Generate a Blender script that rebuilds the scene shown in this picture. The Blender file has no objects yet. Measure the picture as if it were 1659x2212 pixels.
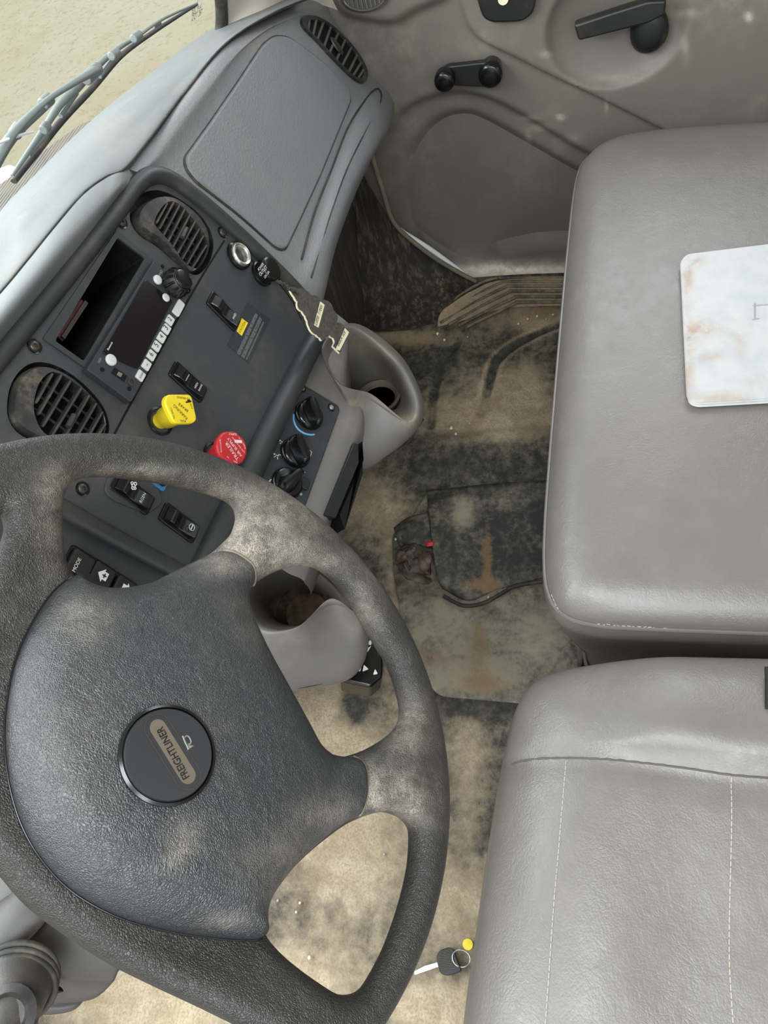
import bpy, bmesh, math, random
import numpy as np
from mathutils import Vector, Matrix
from mathutils.geometry import delaunay_2d_cdt, tessellate_polygon
random.seed(4); rng = np.random.default_rng(7)
A = lambda *v: np.array(v, float)
nrm = lambda v: np.asarray(v, float) / np.linalg.norm(v)
# ------------------------------------------------------------------ camera (truck axes: x right, y forward, z up, floor z=0)
FPX, CX, CY = 1597., 829.5, 1106.
def cam_axes(pitch=57.5, yv=(-6000., -150.)):
    dy = nrm((yv[0], yv[1], FPX)); b = -FPX * math.tan(math.radians(pitch)); a = (FPX * FPX + yv[1] * b) / -yv[0]
    dx = nrm((a, b, FPX)); dx = nrm(dx - dy * dx.dot(dy)); dz = np.cross(dx, dy)
    return np.stack([dx, dy, dz], 1)
RC = cam_axes(); CC = A(-.60, 0, 1.36)
def ray(px, py): return RC.T @ A((px - CX) / FPX, (py - CY) / FPX, 1.)
def Z(px, py, z): d = ray(px, py); return CC + d * (z - CC[2]) / d[2]
def X(px, py, x): d = ray(px, py); return CC + d * (x - CC[0]) / d[0]
def Y(px, py, y): d = ray(px, py); return CC + d * (y - CC[1]) / d[1]
def proj(p):
    c = RC @ (np.asarray(p) - CC); return A(c[0] / c[2] * FPX + CX, c[1] / c[2] * FPX + CY)

class Frame:
    def __init__(s, o, u, v):
        s.o = A(*o); s.u = nrm(u); v = A(*v); s.v = nrm(v - s.u * v.dot(s.u)); s.n = np.cross(s.u, s.v)
        if s.n.dot(CC - s.o) < 0: s.n = -s.n
    def pt(s, u, v, n=0.): return s.o + s.u * u + s.v * v + s.n * n
    def hit3(s, px, py, n=0.):
        d = ray(px, py); o = s.o + s.n * n; return CC + d * ((o - CC).dot(s.n) / d.dot(s.n))
    def hit(s, px, py, n=0.):
        q = s.hit3(px, py, n) - s.o; return A(q.dot(s.u), q.dot(s.v))
    def hits(s, pts, n=0.): return np.array([s.hit(*p, n) for p in pts])
    def uvn(s, p): q = np.asarray(p) - s.o; return A(q.dot(s.u), q.dot(s.v), q.dot(s.n))
    def at(s, px, py, n=0.): return Frame(s.hit3(px, py, n), s.u, s.v)

# ------------------------------------------------------------------ materials
MATS = {}
class NT:
    def __init__(s, name):
        s.m = bpy.data.materials.new(name); s.m.use_nodes = True; s.t = s.m.node_tree; s.N = s.t.nodes; s.L = s.t.links
        s.b = s.N['Principled BSDF']; s.tc = s.N.new('ShaderNodeTexCoord').outputs['Object']
        MATS[name] = s.m
    def noise(s, scale, detail=5, rough=.6, dist=0, vec=None):
        n = s.N.new('ShaderNodeTexNoise'); n.inputs['Scale'].default_value = scale; n.inputs['Detail'].default_value = detail
        n.inputs['Roughness'].default_value = rough; n.inputs['Distortion'].default_value = dist
        s.L.new(vec or s.tc, n.inputs['Vector']); return n.outputs['Fac']
    def voro(s, scale, feature='F1', vec=None):
        n = s.N.new('ShaderNodeTexVoronoi'); n.feature = feature; n.inputs['Scale'].default_value = scale
        s.L.new(vec or s.tc, n.inputs['Vector']); return n.outputs['Distance']
    def stretch(s, sc):
        n = s.N.new('ShaderNodeMapping'); n.inputs['Scale'].default_value = sc; s.L.new(s.tc, n.inputs['Vector']); return n.outputs[0]
    def ramp(s, fac, a, b, lo=0., hi=1.):
        n = s.N.new('ShaderNodeMapRange'); n.interpolation_type = 'SMOOTHSTEP'
        for i, v in zip((1, 2, 3, 4), (a, b, lo, hi)): n.inputs[i].default_value = v
        s.L.new(fac, n.inputs[0]); return n.outputs[0]
    def math(s, op, a, b):
        n = s.N.new('ShaderNodeMath'); n.operation = op
        for i, v in enumerate((a, b)):
            if hasattr(v, 'default_value') or hasattr(v, 'links'): s.L.new(v, n.inputs[i])
            else: n.inputs[i].default_value = v
        return n.outputs[0]
    def attr(s, name):
        n = s.N.new('ShaderNodeAttribute'); n.attribute_name = name; return n.outputs['Fac']
    def mix(s, fac, a, b):
        n = s.N.new('ShaderNodeMix'); n.data_type = 'RGBA'
        for k, v in ((0, fac), (6, a), (7, b)):
            if hasattr(v, 'links'): s.L.new(v, n.inputs[k])
            elif k == 0: n.inputs[0].default_value = v
            else: n.inputs[k].default_value = (*v, 1)
        return n.outputs[2]
    def bump(s, h, strength, dist, prev=None):
        n = s.N.new('ShaderNodeBump'); n.inputs['Strength'].default_value = strength; n.inputs['Distance'].default_value = dist
        s.L.new(h, n.inputs['Height'])
        if prev is not None: s.L.new(prev, n.inputs['Normal'])
        return n.outputs[0]
    def out(s, col=None, rough=.5, normal=None, metal=0., spec=.5, **kw):
        for key, v in (('Base Color', col), ('Roughness', rough), ('Metallic', metal), ('Specular IOR Level', spec)):
            if v is None: continue
            if hasattr(v, 'links'): s.L.new(v, s.b.inputs[key])
            else: s.b.inputs[key].default_value = (*v, 1) if isinstance(v, tuple) else v
        if normal is not None: s.L.new(normal, s.b.inputs['Normal'])
        for k, v in kw.items(): s.b.inputs[k.replace('_', ' ')].default_value = v
        return s.m
def srgb(r, g, b): 
    f = lambda c: (c / 255 / 12.92) if c / 255 < .04045 else ((c / 255 + .055) / 1.055) ** 2.4
    return (f(r), f(g), f(b))
TAN = srgb(178, 160, 132)
def plain(name, col, rough=.5, metal=0., spec=.5, **kw): return NT(name).out(col, rough, None, metal, spec, **kw)
def plastic(name, col, rough=.5, grain=900., gs=.25, dust=.25, dcol=TAN, dscale=9., spec=.5, leather=0., dattr=0.):
    t = NT(name); n1 = t.noise(dscale, 7, .65); n2 = t.noise(dscale * 6, 6, .7)
    f = t.math('MULTIPLY', t.ramp(n1, .42, .72), t.ramp(n2, .3, .75)); f = t.math('MULTIPLY', f, dust)
    if dattr: 
        a = t.math('MULTIPLY', t.attr('dust'), t.ramp(t.noise(dscale * 9, 6, .7), .3, .7, .35, 1.)); f = t.math('ADD', f, t.math('MULTIPLY', a, dattr))
    c = t.mix(f, col, dcol)
    h = t.noise(grain, 2, .5); nb = t.bump(h, gs, .0006)
    if leather: nb = t.bump(t.voro(leather, 'F1'), .35, .0012, nb)
    return t.out(c, rough, nb, 0, spec)
plastic('dash_grey', srgb(124, 127, 129), .5, 700, .3, .22, leather=260, dattr=.7)
plastic('dash_light', srgb(112, 115, 116), .5, 700, .25, .25, dattr=.6)
plastic('vent_grey', srgb(92, 94, 95), .45, 600, .12, .35, dscale=25)
plastic('airbag_grey', srgb(124, 128, 130), .47, 700, .3, .2, leather=300)
plastic('fascia', srgb(58, 60, 62), .5, 900, .3, .12)
plastic('fascia_lip', srgb(48, 50, 51), .42, 900, .2, .10)
plastic('lower_grey', srgb(110, 107, 105), .5, 800, .25, .3)
plastic('cup_grey', srgb(106, 103, 101), .45, 600, .12, .35, dattr=.8)
plastic('hvac_black', srgb(44, 48, 52), .5, 900, .2, .08)
plastic('door_grey', srgb(110, 104, 96), .55, 500, .35, .3, dcol=srgb(188, 180, 166), dscale=5, dattr=.9)
plastic('pillar', srgb(190, 184, 170), .6, 500, .3, .35)
plastic('black_plastic', srgb(28, 29, 30), .38, 900, .12, .10)
plastic('vent_black', srgb(40, 41, 42), .45, 600, .12, .35, dscale=25)
plastic('vent_slat', srgb(52, 52, 52), .45, 600, .12, .75, dscale=22, dcol=srgb(120, 108, 92))
plastic('shroud_grey', srgb(64, 61, 59), .5, 700, .2, .2)
plastic('rubber_seal', srgb(34, 33, 31), .6, 300, .2, .35)
plastic('seal_dusty', srgb(112, 106, 90), .7, 300, .2, .6)
plain('gloss_black', srgb(16, 16, 17), .22)
plain('void', (.004, .004, .004), .7, spec=.25)
plain('display', srgb(20, 17, 19), .16)
plain('knob_black', srgb(14, 16, 17), .2)
plain('yellow', srgb(236, 208, 40), .45)
plain('red', srgb(196, 42, 48), .42)
plain('white_print', srgb(225, 225, 222), .6)
plain('grey_print', srgb(150, 150, 148), .6)
plain('black_print', srgb(40, 38, 20), .6)
plain('blue_print', srgb(92, 170, 226), .5)
plain('blue_ring', srgb(60, 120, 165), .5)
plain('red_print', srgb(190, 60, 50), .5)
plain('button_white', srgb(198, 198, 194), .5)
plain('chrome', srgb(225, 222, 214), .25, .9)
plain('steel', srgb(170, 168, 160), .35, .9)
plain('screw_dark', srgb(86, 80, 72), .4, .7)
plain('cream', srgb(232, 222, 190), .6)
plain('stitch', srgb(176, 167, 152), .7)
plain('emblem_black', srgb(38, 39, 41), .42)
plain('seam_grey', srgb(86, 80, 75), .7)
plain('rust_brown', srgb(88, 78, 66), .7)
plain('maroon', srgb(90, 34, 36), .5)
plain('hood_white', srgb(235, 238, 240), .35)
def fabric_tree():
    t = NT('tree_card'); n = t.noise(220, 4); return t.out(t.mix(t.ramp(n, .35, .7), srgb(62, 59, 54), srgb(84, 80, 72)), .75)
fabric_tree()
def seat_mat():
    t = NT('seat_vinyl'); n = t.noise(4, 5); n2 = t.noise(26, 6, .65)
    c = t.mix(t.math('MULTIPLY', t.ramp(n2, .5, .8), .35), srgb(106, 101, 97), srgb(120, 112, 102)); c = t.mix(t.math('MULTIPLY', t.ramp(n, .45, .7), .45), c, srgb(100, 95, 90))
    w = t.N.new('ShaderNodeTexNoise'); w.inputs['Scale'].default_value = 30; t.L.new(t.tc, w.inputs['Vector'])
    vm = t.N.new('ShaderNodeVectorMath'); vm.operation = 'MULTIPLY_ADD'; t.L.new(w.outputs['Color'], vm.inputs[0]); vm.inputs[1].default_value = (.02, .02, .02); t.L.new(t.tc, vm.inputs[2])
    e = t.ramp(t.voro(210, 'DISTANCE_TO_EDGE', vm.outputs[0]), 0, .16); wk = t.ramp(t.noise(5, 4, .6, 1.), .40, .62, .12, 1.)
    cre = t.math('ADD', t.math('MULTIPLY', e, wk), t.math('SUBTRACT', 1., wk))
    nb = t.bump(cre, .17, .0007); nb = t.bump(t.noise(60, 6, .65, 2.5), .22, .002, nb); nb = t.bump(t.voro(420), .2, .0006, nb); nb = t.bump(t.noise(9, 3), .35, .006, nb)
    return t.out(c, t.ramp(n2, .3, .7, .32, .42), nb, 0, .75)
seat_mat()
def wheel_mat(name, col, dustk, rough=.42, spec=.9):
    t = NT(name); w = t.N.new('ShaderNodeTexNoise'); w.inputs['Scale'].default_value = 45; t.L.new(t.tc, w.inputs['Vector'])
    vm = t.N.new('ShaderNodeVectorMath'); vm.operation = 'MULTIPLY_ADD'; t.L.new(w.outputs['Color'], vm.inputs[0]); vm.inputs[1].default_value = (.012, .012, .012); t.L.new(t.tc, vm.inputs[2])
    cell = t.voro(620, 'DISTANCE_TO_EDGE', vm.outputs[0]); fine = t.voro(1100, 'F1', vm.outputs[0])
    n1 = t.noise(14, 6, .65); n2 = t.noise(60, 5, .7)
    d = t.math('MULTIPLY', t.attr('dust'), t.ramp(n2, .3, .68, .25, 1.)); d = t.math('ADD', d, t.math('MULTIPLY', t.ramp(n1, .5, .75), .10))
    crack = t.ramp(cell, .0, .16, 1., .45)
    f = t.math('MULTIPLY', t.math('MULTIPLY', d, crack), dustk)
    c = t.mix(f, col, srgb(186, 174, 158))
    nb = t.bump(t.ramp(cell, 0, .25), .5, .0007); nb = t.bump(fine, .2, .0004, nb); nb = t.bump(t.noise(75, 5, .6, 1.2), .55, .0022, nb)
    return t.out(c, rough, nb, 0, spec)
wheel_mat('wheel_leather', srgb(38, 36, 33), 1.0, .45, .55)
wheel_mat('wheel_pad', srgb(32, 34, 36), .75, .46)
def floor_mat():
    t = NT('floor_rubber'); n1 = t.noise(6, 8, .68); n2 = t.noise(38, 8, .72); n3 = t.noise(240, 4, .6); n4 = t.noise(13, 7, .7, .6)
    a = t.attr('dust'); v = t.math('ADD', t.math('MULTIPLY', n1, .35), t.math('MULTIPLY', n2, .45)); v = t.math('ADD', v, t.math('MULTIPLY', n3, .2))
    f = t.ramp(t.math('ADD', v, t.math('SUBTRACT', a, .5)), .30, .70)
    dark = t.mix(t.ramp(n2, .35, .7), srgb(54, 55, 52), srgb(92, 88, 78))
    tan = t.mix(t.ramp(n4, .3, .72), srgb(160, 142, 114), srgb(200, 184, 156)); tan = t.mix(t.math('MULTIPLY', t.ramp(n3, .45, .62), .45), tan, srgb(128, 112, 90))
    c = t.mix(f, dark, tan)
    r = t.math('MULTIPLY', t.ramp(t.math('ADD', t.math('MULTIPLY', t.math('ADD', n4, n2), .85), t.attr('rust')), 1.02, 1.42), .8); c = t.mix(r, c, srgb(132, 100, 68))
    nb = t.bump(t.voro(230), .4, .0012); nb = t.bump(n2, .5, .003, nb)
    return t.out(c, .75, nb, 0, .3)
floor_mat()
def fire_mat(name, lo, hi):
    t = NT(name); v = t.stretch((60, 60, 5)); n = t.noise(1.2, 6, .7, 0, v); n2 = t.noise(20, 6, .7)
    f = t.math('MULTIPLY', t.ramp(n, .45, .75), .55); f = t.math('ADD', f, t.math('MULTIPLY', t.ramp(n2, .52, .75), t.math('ADD', t.attr('dust'), .12)))
    return t.out(t.mix(f, lo, hi), .7, t.bump(n2, .4, .003), 0, .3)
fire_mat('firewall_rubber', srgb(44, 42, 38), srgb(138, 122, 100))
fire_mat('firewall_streaked', srgb(72, 69, 64), srgb(132, 124, 110))
def mat_black():
    t = NT('mat_black'); n = t.noise(16, 8, .72); n2 = t.noise(70, 6, .7); a = t.attr('dust')
    f = t.ramp(t.math('ADD', t.math('ADD', t.math('MULTIPLY', n, .6), t.math('MULTIPLY', n2, .4)), t.math('SUBTRACT', a, .25)), .38, .75)
    c = t.mix(f, srgb(48, 48, 46), srgb(150, 140, 120)); r = t.math('MULTIPLY', t.ramp(t.math('ADD', t.math('MULTIPLY', t.math('ADD', t.noise(13, 7, .7, .6), n2), .85), t.attr('rust')), 1.08, 1.5), .75); c = t.mix(r, c, srgb(132, 104, 70))
    return t.out(c, .6, t.bump(n2, .4, .0015), 0, .35)
mat_black()
def rag_mat():
    t = NT('rag_brown'); n = t.noise(40, 5); return t.out(t.mix(t.ramp(n, .3, .7), srgb(46, 38, 34), srgb(98, 82, 70)), .6, t.bump(t.noise(300), .3, .001))
rag_mat()
def paper_mat():
    t = NT('stained_paper'); n = t.noise(11, 7, .7, .5); n2 = t.noise(30, 4)
    c = t.mix(t.ramp(n2, .4, .7), srgb(176, 176, 175), srgb(166, 168, 170)); f = t.math('MULTIPLY', t.attr('dust'), t.ramp(n, .38, .62))
    return t.out(t.mix(f, c, srgb(150, 112, 70)), .4, t.bump(t.noise(14, 3), .3, .004))
paper_mat()
def sand_mat():
    t = NT('sand_ground'); n = t.noise(.5, 6, .7); n2 = t.noise(16, 8, .75)
    c = t.mix(t.ramp(n, .35, .65), srgb(240, 222, 182), srgb(250, 238, 206)); c = t.mix(t.math('MULTIPLY', t.ramp(n2, .5, .66), .6), c, srgb(206, 182, 140))
    return t.out(c, .95, t.bump(n2, .7, .08), 0, .1)
sand_mat()
def cowl_mat():
    t = NT('cowl_mesh'); w = t.N.new('ShaderNodeTexWave'); w.bands_direction = 'Y'; w.inputs['Scale'].default_value = 60; t.L.new(t.stretch((1, 1, 1)), w.inputs['Vector'])
    n = t.noise(4, 4); c = t.mix(t.ramp(w.outputs['Fac'], .3, .7), srgb(34, 33, 31), srgb(104, 98, 88)); c = t.mix(t.math('MULTIPLY', t.ramp(n, .4, .6), .35), c, srgb(128, 110, 88))
    return t.out(c, .6)
cowl_mat()
def glass_mat():
    t = NT('windshield_glass'); tr = t.N.new('ShaderNodeBsdfTransparent'); tr.inputs[0].default_value = (.97, .98, .97, 1)
    gl = t.N.new('ShaderNodeBsdfGlossy'); gl.inputs['Roughness'].default_value = .02; mx = t.N.new('ShaderNodeMixShader'); mx.inputs[0].default_value = .04
    t.L.new(tr.outputs[0], mx.inputs[1]); t.L.new(gl.outputs[0], mx.inputs[2]); t.L.new(mx.outputs[0], t.N['Material Output'].inputs[0]); return t.m
glass_mat()
plastic('wiper_grey', srgb(112, 120, 118), .5, 300, .2, .2)

# ------------------------------------------------------------------ objects
COL = bpy.context.scene.collection
ROOT = {}
def tag(o, label=None, cat=None, group=None, kind=None):
    for k, v in (('label', label), ('category', cat), ('group', group), ('kind', kind)):
        if v: o[k] = v
    return o
def thing(name, loc, label, cat, group=None, kind=None):
    o = bpy.data.objects.new(name, None); o.empty_display_size = .05; COL.objects.link(o); o.location = tuple(loc); ROOT[o.name] = A(*loc)
    return tag(o, label, cat, group, kind)
def mk(name, V, F, mat, parent=None, smooth=52, bevel=0, label=None, attrs=None, mats=None, fmat=None, sub=0):
    off = ROOT[parent.name] if parent is not None else A(0, 0, 0)
    me = bpy.data.meshes.new(name); me.from_pydata([tuple(np.asarray(v) - off) for v in V], [], [tuple(int(i) for i in f) for f in F])
    bm = bmesh.new(); bm.from_mesh(me); bmesh.ops.recalc_face_normals(bm, faces=bm.faces); bm.to_mesh(me); bm.free()
    for m in (mats or [mat]): me.materials.append(MATS[m])
    if fmat is not None: me.polygons.foreach_set('material_index', fmat)
    if smooth:
        me.polygons.foreach_set('use_smooth', [True] * len(me.polygons)); me.set_sharp_from_angle(angle=math.radians(smooth))
    for k, a in (attrs or {}).items():
        at = me.attributes.new(k, 'FLOAT', 'POINT'); at.data.foreach_set('value', np.asarray(a, np.float32))
    o = bpy.data.objects.new(name, me); COL.objects.link(o)
    if parent is not None: o.parent = parent; 
    ROOT[o.name] = off
    if label: o['label'] = label
    if bevel:
        b = o.modifiers.new('bevel', 'BEVEL'); b.width = bevel; b.segments = 3; b.limit_method = 'ANGLE'; b.angle_limit = math.radians(35); b.harden_normals = False
    if sub: s = o.modifiers.new('sub', 'SUBSURF'); s.levels = s.render_levels = sub
    return o
class MB:
    def __init__(s): s.V = []; s.F = []; s.M = []
    def add(s, V, F, m=0):
        k = len(s.V); s.V += [np.asarray(v, float) for v in V]; s.F += [tuple(i + k for i in f) for f in F]; s.M += [m] * len(F); return s
    def build(s, name, mat, parent=None, **kw):
        if kw.get('mats'): kw['fmat'] = s.M
        return mk(name, s.V, s.F, mat, parent, **kw)
def catmull(P, n, closed=False):
    P = np.asarray(P, float); m = len(P); out = []
    segs = m if closed else m - 1
    T = np.linspace(0, segs, n, endpoint=not closed)
    for t in T:
        i = min(int(t), segs - 1); f = t - i
        g = (lambda k: P[k % m]) if closed else (lambda k: P[k] if 0 <= k < m else (2 * P[0] - P[1] if k < 0 else 2 * P[-1] - P[-2]))
        a, b, c, d = g(i - 1), g(i), g(i + 1), g(i + 2)
        out.append(.5 * ((2 * b) + (c - a) * f + (2 * a - 5 * b + 4 * c - d) * f * f + (3 * b - a - 3 * c + d) * f ** 3))
    return np.array(out)
def grid_faces(nr, nc, wrap=False):
    F = []
    for i in range(nr - 1):
        for j in range(nc if wrap else nc - 1):
            k = (j + 1) % nc; F.append((i * nc + j, i * nc + k, (i + 1) * nc + k, (i + 1) * nc + j))
    return F
def net(rows, nr=40, nc=50):
    R = [catmull(r, nc) for r in rows]; G = np.stack([catmull([r[j] for r in R], nr) for j in range(nc)], 1)
    return G.reshape(-1, 3), grid_faces(nr, nc)
def tube(pts, r, n=10, closed=False, cap=True, smoothn=0, flat=1., up=None):
    P = np.asarray(pts, float)
    if smoothn: P = catmull(P, smoothn, closed)
    m = len(P); V = []; rr = r if hasattr(r, '__len__') else [r] * m
    if len(rr) != m: rr = np.interp(np.linspace(0, 1, m), np.linspace(0, 1, len(rr)), rr)
    prev = None
    for i in range(m):
        a, b = (P[i - 1], P[(i + 1) % m]) if closed else (P[max(i - 1, 0)], P[min(i + 1, m - 1)])
        t = nrm(b - a)
        ref = up if up is not None else (prev if prev is not None else (A(0, 0, 1) if abs(t[2]) < .9 else A(1, 0, 0)))
        x = nrm(np.cross(t, ref)); y = np.cross(x, t)
        prev = y
        for k in range(n):
            th = 2 * math.pi * k / n; V.append(P[i] + (x * math.cos(th) + y * math.sin(th) * flat) * rr[i])
    F = grid_faces(m, n, True)
    if closed: F += [((m - 1) * n + j, (m - 1) * n + (j + 1) % n, (j + 1) % n, j) for j in range(n)]
    elif cap: F += [tuple(range(n))[::-1], tuple((m - 1) * n + j for j in range(n))]
    return V, F
def lathe(fr, prof, n=32, cap=True, sx=1., sy=1.):
    V = []; 
    for r, h in prof:
        for k in range(n):
            th = 2 * math.pi * k / n; V.append(fr.pt(r * math.cos(th) * sx, r * math.sin(th) * sy, h))
    F = grid_faces(len(prof), n, True)
    if cap: F += [tuple(range(n))[::-1], tuple((len(prof) - 1) * n + j for j in range(n))]
    return V, F
def rpoly(pts, r=.2, n=5):
    """round the corners of a polygon; r absolute"""
    P = np.asarray(pts, float); out = []
    for i in range(len(P)):
        a, b, c = P[i - 1], P[i], P[(i + 1) % len(P)]
        ra = min(r, .49 * np.linalg.norm(a - b), .49 * np.linalg.norm(c - b)); s = b + nrm(a - b) * ra; e = b + nrm(c - b) * ra
        for t in np.linspace(0, 1, n): out.append((1 - t) ** 2 * s + 2 * t * (1 - t) * b + t * t * e)
    return np.array(out)
def rect(cu, cv, hu, hv, r=0., ang=0.):
    P = A(-1, -1, 1, -1, 1, 1, -1, 1).reshape(4, 2) * A(hu, hv); c, s = math.cos(ang), math.sin(ang)
    if r: P = rpoly(P, r)
    return P @ A(c, s, -s, c).reshape(2, 2) + A(cu, cv)
def prism(fr, poly, n0, n1, holes=(), top_scale=None):
    loops = [np.asarray(poly)] + [np.asarray(h) for h in holes]; V = []; F = []; st = []
    for n in (n0, n1):
        for L in loops:
            st.append(len(V)); q = L
            if n == n1 and top_scale is not None and L is loops[0]: c = L.mean(0); q = c + (L - c) * top_scale
            V += [fr.pt(u, v, n) for u, v in q]
    k = len(loops); tot = sum(len(L) for L in loops)
    if holes:
        tris = tessellate_polygon([[Vector((u, v, 0)) for u, v in L] for L in loops])
        F += [tuple(t) for t in tris] + [tuple(i + tot for i in t)[::-1] for t in tris]
    else:
        F += [tuple(range(tot))[::-1], tuple(range(tot, 2 * tot))]
    for li, L in enumerate(loops):
        a, b = st[li], st[li + k]; m = len(L)
        F += [(a + j, a + (j + 1) % m, b + (j + 1) % m, b + j) for j in range(m)]
    return V, F
def add_prism(name, mat, parent, fr, poly, n0, n1, bevel=0, holes=(), ts=None, **kw):
    V, F = prism(fr, poly, n0, n1, holes, ts); return mk(name, V, F, mat, parent, bevel=bevel, smooth=kw.pop('smooth', 30), **kw)
def text(body, fr, p, q, mat, parent, name='lettering', n=.0006, hr=None, ext=.0002, uv=False, shear=0., spacing=1., center=False, bold=0.):
    """lettering on a frame: baseline from pixel p to pixel q (or uv), hr = cap height / width"""
    a, b = (A(*p), A(*q)) if uv else (fr.hit(*p, n), fr.hit(*q, n))
    cu = bpy.data.curves.new(name, 'FONT'); cu.body = body; cu.extrude = 0; cu.shear = shear; cu.space_character = spacing; cu.offset = bold
    o = bpy.data.objects.new(name + '_tmp', cu); COL.objects.link(o); bpy.context.view_layer.update()
    me = bpy.data.meshes.new_from_object(o.evaluated_get(bpy.context.evaluated_depsgraph_get())); bpy.data.objects.remove(o)
    P = np.array([v.co[:] for v in me.vertices]); fs = [tuple(f.vertices) for f in me.polygons]; bpy.data.meshes.remove(me)
    if not len(P): return None
    w = P[:, 0].max() - P[:, 0].min(); h = P[:, 1].max() - min(0, P[:, 1].min()); L = np.linalg.norm(b - a)
    sx = L / w; sy = sx if hr is None else L * hr / max(P[:, 1].max(), 1e-6)
    d = (b - a) / L; ex = fr.u * d[0] + fr.v * d[1]; ey = np.cross(fr.n, ex); o3 = fr.pt(a[0], a[1], n)
    V = [o3 + ex * (x - P[:, 0].min()) * sx + ey * y * sy for x, y, _ in P]
    return mk(name, V, fs, mat, parent, smooth=0)
def dist_segs(P, loops):
    d = np.full(len(P), 1e9)
    for L in loops:
        a = L; b = np.roll(L, -1, 0); ab = b - a; l2 = (ab ** 2).sum(1) + 1e-18
        for k in range(0, len(P), 2000):
            p = P[k:k + 2000, None]; t = np.clip(((p - a) * ab).sum(2) / l2, 0, 1); q = a + t[..., None] * ab
            d[k:k + 2000] = np.minimum(d[k:k + 2000], np.sqrt(((p - q) ** 2).sum(2)).min(1))
    return d
def inside(P, loops):
    c = np.zeros(len(P), int)
    for L in loops:
        a = L; b = np.roll(L, -1, 0)
        for k in range(0, len(P), 4000):
            x = P[k:k + 4000, 0, None]; y = P[k:k + 4000, 1, None]
            cond = (a[:, 1] > y) != (b[:, 1] > y)
            with np.errstate(divide='ignore', invalid='ignore'): xi = (b[:, 0] - a[:, 0]) * (y - a[:, 1]) / (b[:, 1] - a[:, 1]) + a[:, 0]
            c[k:k + 4000] += (cond & (x < xi)).sum(1)
    return c % 2 == 1
def densify(L, s):
    out = []
    for a, b in zip(L, np.roll(L, -1, 0)):
        k = max(1, int(np.linalg.norm(b - a) / s)); out += [a + (b - a) * i / k for i in range(k)]
    return np.array(out)
def fill(loops, step, layers, grid):
    """triangulated region with boundary-following layers -> points, distances, tris, boundary index loops"""
    L = [densify(l, step) for l in loops]; pts = list(np.concatenate(L)); nb = len(pts); cand = []
    for l in L:
        t = np.roll(l, -1, 0) - np.roll(l, 1, 0); nn = np.stack([-t[:, 1], t[:, 0]], 1); nn /= np.linalg.norm(nn, axis=1)[:, None] + 1e-12
        for s in (1, -1):
            for d in layers:
                q = l + nn * s * d; k = 1 if d < 3 * step else 2; cand.append(np.c_[q, np.full(len(q), d)][::k])
    cand = np.concatenate(cand); ok = inside(cand[:, :2], L); cand = cand[ok]; dd = dist_segs(cand[:, :2], L); cand = cand[dd > cand[:, 2] * .93][:, :2]
    allp = np.concatenate(L); mn, mx = allp.min(0), allp.max(0)
    gx, gy = np.meshgrid(np.arange(mn[0], mx[0], grid), np.arange(mn[1], mx[1], grid)); g = np.c_[gx.ravel(), gy.ravel()]
    g = g[inside(g, L)]; g = g[dist_segs(g, L) > layers[-1] + grid * .4]
    pts = np.concatenate([np.array(pts), cand, g]); edges = []; s = 0; bl = []
    for l in L: edges += [(s + i, s + (i + 1) % len(l)) for i in range(len(l))]; s += len(l)
    r = delaunay_2d_cdt([Vector(p) for p in pts], edges, [], 0, 1e-7); P = np.array([v[:] for v in r[0]]); T = np.array([f for f in r[2] if len(f) == 3])
    cen = P[T].mean(1); T = T[inside(cen, L)]
    d = dist_segs(P, L); d[d < 1e-6] = 0
    # boundary order after CDT
    orig = r[3]; inv = {}
    for i, o in enumerate(orig):
        for k in o: inv[k] = i
    s = 0
    for l in L: bl.append([inv[s + i] for i in range(len(l))]); s += len(l)
    return P, d, T, bl
def shell(fr, loops, top, bot, step=.003, layers=(.0012, .003, .006, .010, .0145), grid=.006):
    P, d, T, bl = fill(loops, step, layers, grid); n = len(P)
    nt = top(P, d); nbm = bot(P, d)
    V = [fr.pt(u, v, h) for (u, v), h in zip(P, nt)]; F = [tuple(t) for t in T]; idx = np.zeros(n, int); k = n
    for i in range(n):
        if d[i] == 0: idx[i] = i
        else: idx[i] = k; V.append(fr.pt(P[i][0], P[i][1], nbm[i])); k += 1
    F += [tuple(idx[t])[::-1] for t in T]
    uv = np.concatenate([P, P[d > 0]])
    return V, F, uv
def blobs(proj_pts, spec):
    """sum of soft spots given in pixels (x, y, rx, ry, amount) evaluated at points"""
    q = np.array([proj(p) for p in proj_pts]); o = np.zeros(len(q))
    for x, y, rx, ry, a in spec: o += a * np.exp(-(((q[:, 0] - x) / rx) ** 2 + ((q[:, 1] - y) / ry) ** 2))
    return o
def sstep(x, a, b): t = np.clip((x - a) / (b - a), 0, 1); return t * t * (3 - 2 * t)
def Zs(z): return lambda L: [Z(*p, z) for p in L]
exec_parts = []
# ================================================================== frames
FP = Frame((.088, .538, .903), (.998, -.052, -.029), (.004, -.406, -.914))      # centre fascia
FA = Frame((.307, .450, .70), (1, .09, 0), (0, -.426, -.901))                   # passenger dash face
FH = Frame(Z(650, 830, .585), (.998, -.05, -.03), (0, -.656, -.755))            # heater panel
wa, wb = math.radians(46.25), math.radians(8.15)
WN = A(math.sin(wb), -math.sin(wa) * math.cos(wb), math.cos(wa) * math.cos(wb))
wu = nrm(A(1, 0, 0) - WN * WN[0]); FW = Frame((-.4842, .2557, .9146), wu, np.cross(WN, wu))
FD = Frame((1.05, 0, 0), (0, 1, 0), (0, 0, 1))                                   # passenger door, u = forward, v = up

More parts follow.
